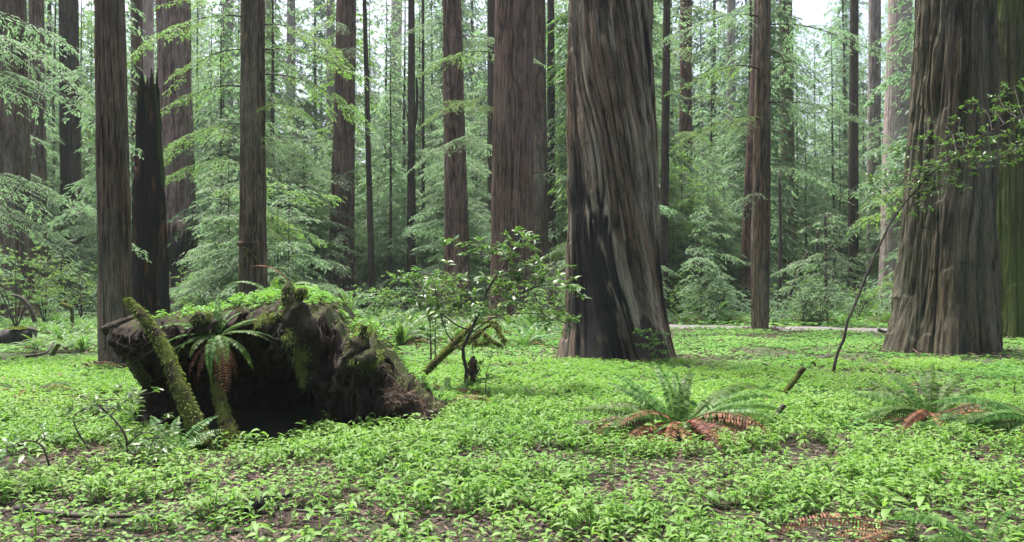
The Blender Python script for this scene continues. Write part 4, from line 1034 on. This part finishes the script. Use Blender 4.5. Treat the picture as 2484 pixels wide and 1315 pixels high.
# leafy sprig before the giant
d0 = 15.
shrub('leafy_sprig', 'sparse lime green sprig against the charred foot of the giant', gpt(1600, 885), [([pa(1600, 890), pa(1595, 850), pa(1580, 820), pa(1560, 810)], .008, .003), ([pa(1605, 890), pa(1610, 830), pa(1600, 800)], .006, .003)],
      [pa(x, y) for x, y in ((1560, 812), (1580, 815), (1600, 830), (1615, 845), (1610, 810), (1548, 808), (1590, 850), (1620, 870), (1575, 835))], .085, 6, .08, per=4, mat='herb')
# bottom-left glossy shrub
d0 = 6.9
shrub('glossy_ground_shrub', 'low glossy shrub with bent stems near the mossy pole foot', gpt(300, 1115), [([pa(308, 1120), pa(305, 1060), pa(270, 1010), pa(240, 990)], .012, .004), ([pa(230, 1110), pa(190, 1050), pa(180, 1010), pa(215, 985)], .010, .004), ([pa(305, 1080), pa(350, 1050), pa(400, 1065)], .008, .003)],
      [pa(x, y, rng.uniform(-.3, .3)) for x, y in ((215, 985), (250, 985), (280, 1000), (300, 975), (320, 965), (190, 1010), (360, 1050), (385, 1070), (400, 1090), (340, 1080), (330, 1045), (375, 1100), (270, 970), (225, 1010))], .085, 7, .10, per=4)
d0 = 5.9
shrub('glossy_ground_shrub', 'dull broad-leaved sprig at the picture edge below the fallen log', gpt(70, 1090) * [1, 0, 0] + [0, 6.3, 0], [([pa(120, 1130), pa(100, 1080), pa(60, 1070), pa(20, 1085)], .008, .003)], [pa(x, y) for x, y in ((60, 1085), (90, 1070), (40, 1080), (20, 1100), (110, 1060))], .09, 5, .07, per=2)
# left leafy understory shrubs by the edge trunks
for (px, d, h, lab) in ((40, 27., 2.6, 'bushy leafy shrub before the broad dark edge trunk'), (110, 30., 2.0, 'small leafy shrub under the slim brown edge trunk'), (430, 30., 2.4, 'light leafy shrub at the foot of the massive reddish trunk'), (480, 33., 2.2, 'loose leafy shrub beside the massive reddish trunk'), (200, 33., 2.4, 'dense leafy shrub below the scorched black trunk'), (905, 27., 1.3, 'low leafy shrub at the foot of the pole-like trunk'), (1080, 26., 1.5, 'low leafy shrub at the foot of the straight brown redwood'), (1330, 24., 1.2, 'low leafy shrub tucked beside the spiral giant'), (700, 29., 1.6, 'leafy shrub behind the peak of the root mound'), (520, 27., 1.5, 'leafy shrub behind the mound near the collared redwood'),
                        (1700, 33., 1.4, 'low leafy shrub just beyond the footpath near the spiral giant'), (2080, 34., 1.5, 'low leafy shrub beyond the footpath near the leaning sapling'), (1940, 36., 1.6, 'leafy shrub beyond the dark straight log')):
    x = (px - CX) / F * d; g = float(gz(x, d)); stems = []; cc = []
    for q_ in range(6):
        a = rng.random() * 6.28; e = np.array([x + math.cos(a) * h * .45, d + math.sin(a) * h * .45, h * rng.uniform(.7, 1.1)])
        stems.append(([np.array([x, d, g]), np.array([x, d, g]) * .6 + e * .4 + [0, 0, .2], e], .022, .006))
        for z in range(5): cc.append(np.array([x, d, g]) + (e - [x, d, g]) * rng.uniform(.35, 1.05) + rng.normal(0, .25, 3))
    shrub('leafy_shrub', lab, (x, d, g), stems, cc, .13, 7, .25, per=5, mat='conifer_light')
for k in range(18):
    d = rng.uniform(28, 40); px = rng.choice([rng.uniform(-40, 230), rng.uniform(420, 1150), rng.uniform(1640, 2140)]); x = (px - CX) / F * d
    if not clear_of(px, d, .5 * F / d) or on_path(x, d, .8): continue
    h = rng.uniform(.9, 1.9); g = float(gz(x, d)); stems = []; cc = []
    for q_ in range(5):
        a = rng.random() * 6.28; e = np.array([x + math.cos(a) * h * .5, d + math.sin(a) * h * .5, h * rng.uniform(.6, 1.1)])
        stems.append(([np.array([x, d, g]), np.array([x, d, g]) * .6 + e * .4 + [0, 0, .2], e], .018, .005))
        for z in range(5): cc.append(np.array([x, d, g]) + (e - [x, d, g]) * rng.uniform(.3, 1.05) + rng.normal(0, .22, 3))
    ph = near_trunk(px); lab = f'low bushy understory shrub {"behind" if d > ph[3] else "in front of"} {ph[4]}'
    tag(shrub('understory_shrub', lab, (x, d, g), stems, cc, .12, 7, .22, per=5, mat='conifer'), group=lab.replace('low bushy understory shrub', 'low bushy shrubs'))
# bare twiggy thickets
def bare(label, px, py, w, h, d):
    x = (px - CX) / F * d; t = thing('leafless_shrub', label, 'shrub', (x, d, float(gz(x, d)))); b = MB()
    for k in range(46):
        a = rng.random() * 6.28; l = h * rng.uniform(.5, 1.); e = np.array([math.cos(a) * w * rng.random(), math.sin(a) * w * .5, l])
        S = smooth_path([np.zeros(3), e * [.4, .4, .6] + rng.normal(0, .1, 3), e], 8); tube(b, S, np.linspace(.010, .003, 8), 4, cap=False)
        for q_ in range(5):
            p = S[rng.integers(3, 8)]; tube(b, np.array([p, p + rng.normal(0, .14, 3), p + rng.normal(0, .28, 3)]), np.array([.004, .003, .002]), 3, cap=False)
    b.build('twigs', M['bare'], t)
m = N('bare twig'); M['bare'] = m.finish((.085, .06, .055), .8)
bare('bare pinkish twig thicket below the straight brown redwood', 1050, 700, 1.3, 2.2, 27.)
bare('bare brown twig thicket beside the spiral giant', 1345, 660, .9, 2.6, 26.)

# ------------------------------------------------------------------ mossy leaning branch with shaggy arms
mossy_log('mossy_branch', 'tilted mossy branch with shaggy hanging moss behind the crooked shrub', [(1160, 775, 12.2), (1125, 810, 12.1), (1085, 850, 12.0), (1045, 890, 11.9), (1010, 925, 11.8)], [.035, .045, .055, .055, .06], tufts=1000, cat='branch')
t = thing('mossy_twig_tangle', 'tangle of yellow mossy twigs drooping beside the tilted branch', 'twigs', at(1200, 830, 12.0)); B = np.array(t.location); b = MB(); mm = MB()
for pts in (((1050, 885), (1110, 840), (1160, 810), (1190, 790), (1215, 810), (1225, 835)), ((1160, 810), (1150, 830), (1165, 835), (1185, 830)), ((1150, 785), (1185, 780), (1205, 785), (1215, 815), (1228, 828)), ((1175, 810), (1190, 825), (1215, 840)), ((1110, 840), (1140, 825), (1165, 800))):
    S = smooth_path([at(x_, y_, 12. + rng.normal(0, .1)) for x_, y_ in pts], 22) - B
    tube(b, S, np.full(22, .022), 8, .4, 12.); moss_tufts(mm, S, 330, [.022, .022], .6, (.015, .06), .6)
b.build('twigs', M['mosswood'], t); mm.build('moss', M['mosstuft'], t)

# ------------------------------------------------------------------ sticks, logs, stumps
def stick(name, label, pts, r0, r1, mat='wood', rough=.25, cat='stick', k=10, n=24, fr=8.):
    P = np.array(pts); t = thing(name, label, cat, (P[0][0], P[0][1], min(P[:, 2])))
    B = np.array(t.location); b = MB(); S = smooth_path(P, n)
    tube(b, S - B, np.linspace(r0, r1, n), k, rough, fr, seed=P[0][0]); b.build('stem', M[mat], t); return t
g_ = lambda px, py, up=0.: gpt(px, py) + np.array([0, 0, up])
d = depth_of(962)
stick('upright_stick', 'mossy broken stick tilted up behind the spreading fern', [at(1895, 962, d), at(1922, 930, d), at(1950, 892, d)], .035, .040, 'mosswood')
d = depth_of(1045)
stick('upright_stick', 'dark thin broken stick beside the spreading fern', [at(1856, 1045, d), at(1880, 1010, d), at(1903, 982, d)], .030, .022, 'wood')
stick('stump_chunk', 'short dark wood chunk at the edge of the spreading fern', [g_(1398, 1052, .06), g_(1425, 1055, .07), g_(1450, 1058, .06)], .07, .075, 'log', cat='wood chunk')
stick('fallen_branch', 'long reddish fallen branch lying in the herbs low in the picture', [g_(40, 1235, .05), g_(140, 1250, .05), g_(260, 1262, .06), g_(360, 1258, .05), g_(420, 1262, .03)], .020, .012, 'wood', cat='branch')
stick('driftlike_log', 'grey weathered log piece lying in the low herbs', [g_(572, 1252, .05), g_(640, 1238, .07), g_(690, 1225, .07), g_(748, 1208, .05)], .040, .012, 'log', .5, 'log')
d = 19.5
tl = stick('fallen_log', 'broken mossy-topped fallen log jutting in from the picture edge', [at(-120, 822, d), at(-30, 820, d), at(40, 816, d), at(78, 812, d)], .17, .16, 'log', .7, 'log', 26, 60, 4.)
b = MB(); S = smooth_path([at(62, 800, d), at(80, 800, d - .1), at(92, 806, d - .1)], 8) - np.array(tl.location); tube(b, S, np.linspace(.09, .02, 8), 8, .3); b.build('splintered_end', M['log'], tl)
mm = MB(); n = 1500; Pm = np.stack([rng.uniform(at(35, 0, d)[0], at(80, 0, d)[0], n), d + rng.normal(0, .09, n), np.full(n, at(60, 797, d)[2])], -1) - np.array(tl.location)
blades(mm, Pm, np.stack([rng.normal(0, 1, n), rng.normal(0, 1, n), rng.uniform(.1, .6, n)], -1), rng.normal(0, 1, (n, 3)), .06, .03); mm.build('moss', M['mosstuft'], tl)
for k in range(22):
    x, y = rng.uniform(-3.2, 3.4), rng.uniform(4.4, 8.0)
    if y > 7 and x < -.5: continue
    a = rng.random() * 6.28; L = rng.uniform(.15, .45); c_, s_ = math.cos(a), math.sin(a)
    pts = [np.array([x + c_ * L * u + rng.normal(0, .015), y + s_ * L * u + rng.normal(0, .015), float(gz(x, y)) + .04 + .03 * rng.random()]) for u in (0, .4, .7, 1.)]
    t_ = stick('fallen_twig', 'thin dark fallen twig lying on the soil among the near herbs', pts, rng.uniform(.006, .012), .003, 'wood', .2, 'twig', 6, 12)
    t_['group'] = 'thin twigs among the near herbs'
d = depth_of(870)
stick('upright_stick', 'mossy curved stub poking from the ground near the fallen log', [at(124, 870, d), at(132, 852, d), at(142, 835, d)], .05, .035, 'mosswood')
stick('fallen_branch', 'thin pale branch on the ground below the fallen log', [g_(0, 878, .05), g_(50, 872, .06), g_(110, 864, .1), g_(130, 850, .2)], .03, .02, 'log', cat='branch')
d = 25.
stick('upright_stick', 'thin bent dead stem capped by a mossy arm near the edge trunks', [at(186, 812, d), at(176, 785, d), at(173, 750, d), at(160, 742, d), at(148, 738, d)], .045, .07, 'mosswood')
stick('upright_stick', 'dark arching dead stem before the broad dark edge trunk', [at(85, 780, d), at(72, 745, d), at(50, 722, d), at(28, 716, d)], .07, .04, 'wood')
stick('upright_stick', 'short dark post standing among ferns behind the root mound', [at(930, 850, 19.), at(929, 825, 19.), at(932, 806, 19.)], .04, .035, 'wood', .2, 'post')
stick('fallen_log', 'dark straight log lying beyond the footpath', [at(1880, 772, 33), at(1930, 776, 32.6), at(2000, 783, 32.)], .16, .10, 'log', .2, 'log', 14, 30, 3.)
stick('fallen_log', 'thin pale log on the bright sorrel before the spiral giant', [g_(1240, 893, .05), g_(1300, 893, .06), g_(1350, 890, .05)], .035, .028, 'log', .4, 'log')
stick('fallen_branch', 'crossed dead branches at the foot of the mighty furrowed redwood', [at(2130, 800, 21), at(2150, 806, 21), at(2185, 812, 21)], .05, .03, 'wood', cat='branch')
stick('fallen_branch', 'small dark forked twig on the sorrel under the leaning sapling', [g_(1985, 874, .03), g_(2005, 870, .06), g_(2016, 862, .14)], .022, .012, 'wood', cat='branch')
stick('root_spur', 'dark crooked root spur at the edge of the root mass', [at(310, 872, 8.5), at(325, 895, 8.5), at(345, 920, 8.6)], .035, .05, 'wood', cat='root')
d = 34.
for (pts, lab) in ((((1890, 765), (1892, 640), (1893, 560), (1890, 420)), 'thin dark pole stem beyond the dark straight log'), (((1900, 768), (1925, 690), (1960, 610)), 'slanting dark dead stem over the dark straight log'),
                   (((1962, 770), (1975, 700), (1980, 620), (1984, 560)), 'curved thin stem beyond the dark straight log'), (((2000, 765), (2003, 650), (2001, 520)), 'straight thin stem near the leaning sapling'), (((2016, 765), (2022, 690), (2024, 600)), 'short thin stem beside the leaning sapling')):
    stick('pole_stem', lab, [at(x_, y_ + (6 if k_ == 0 else 0), d) for k_, (x_, y_) in enumerate(pts)], .09, .05, 'wood', .12, 'stem')

# ------------------------------------------------------------------ haze, sky, sun, camera
hm = bpy.data.materials.new('haze'); hm.use_nodes = True; nt = hm.node_tree; nt.nodes.clear()
o_ = nt.nodes.new('ShaderNodeOutputMaterial'); v_ = nt.nodes.new('ShaderNodeVolumePrincipled')
v_.inputs['Color'].default_value = (.90, .97, .95, 1); v_.inputs['Density'].default_value = .0004; v_.inputs['Anisotropy'].default_value = .2
nt.links.new(v_.outputs[0], o_.inputs['Volume'])
bb = MB(); c = np.array([[x, y, z] for z in (-1.6, 50.) for (x, y) in ((-191, -26), (191, -26), (191, 201), (-191, 201))])
bb.add(c, None, [[3, 2, 1, 0], [4, 5, 6, 7], [0, 1, 5, 4], [1, 2, 6, 5], [2, 3, 7, 6], [3, 0, 4, 7]])
tag(bb.build('haze', hm, smooth=False), 'pale even haze filling the forest', 'haze', kind='stuff')

w = bpy.data.worlds.new('World'); scene.world = w; w.use_nodes = True
nt = w.node_tree; bg = nt.nodes['Background']
sky = nt.nodes.new('ShaderNodeTexSky'); sky.sky_type = 'NISHITA'; sky.sun_disc = False
EL, AZ = math.radians(72), math.radians(-35)
sky.sun_elevation = EL; sky.sun_rotation = AZ
sky.air_density = .6; sky.dust_density = 7.; sky.ozone_density = .6
nt.links.new(sky.outputs[0], bg.inputs[0]); bg.inputs[1].default_value = .10
sun = bpy.data.lights.new('sun', 'SUN'); sun.energy = 2.2; sun.angle = math.radians(14); sun.color = (1, .97, .92)
so = bpy.data.objects.new('sun', sun); COL.objects.link(so)
dirv = Vector((math.sin(AZ) * math.cos(EL), math.cos(AZ) * math.cos(EL), math.sin(EL)))
so.rotation_euler = dirv.to_track_quat('Z', 'Y').to_euler(); so.location = (0, 0, 60)

cam = bpy.data.cameras.new('camera'); cam.sensor_width = 36; cam.lens = 36 * F / 2484; cam.clip_end = 1000; cam.clip_start = .05
co = bpy.data.objects.new('camera', cam); COL.objects.link(co); co.location = (0, 0, CAMH); co.rotation_euler = (math.pi / 2 + PITCH, 0, 0)
scene.camera = co
vs = scene.view_settings; vs.view_transform = 'Standard'; vs.look = 'None'; vs.exposure = 2.15; vs.gamma = 1
cy = scene.cycles
cy.max_bounces = 7; cy.diffuse_bounces = 5; cy.glossy_bounces = 2; cy.transmission_bounces = 5; cy.volume_bounces = 1; cy.transparent_max_bounces = 4
cy.use_denoising = True; cy.denoising_prefilter = 'NONE'
cy.sample_clamp_direct = .7; cy.sample_clamp_indirect = .25
cy.caustics_reflective = False; cy.caustics_refractive = False
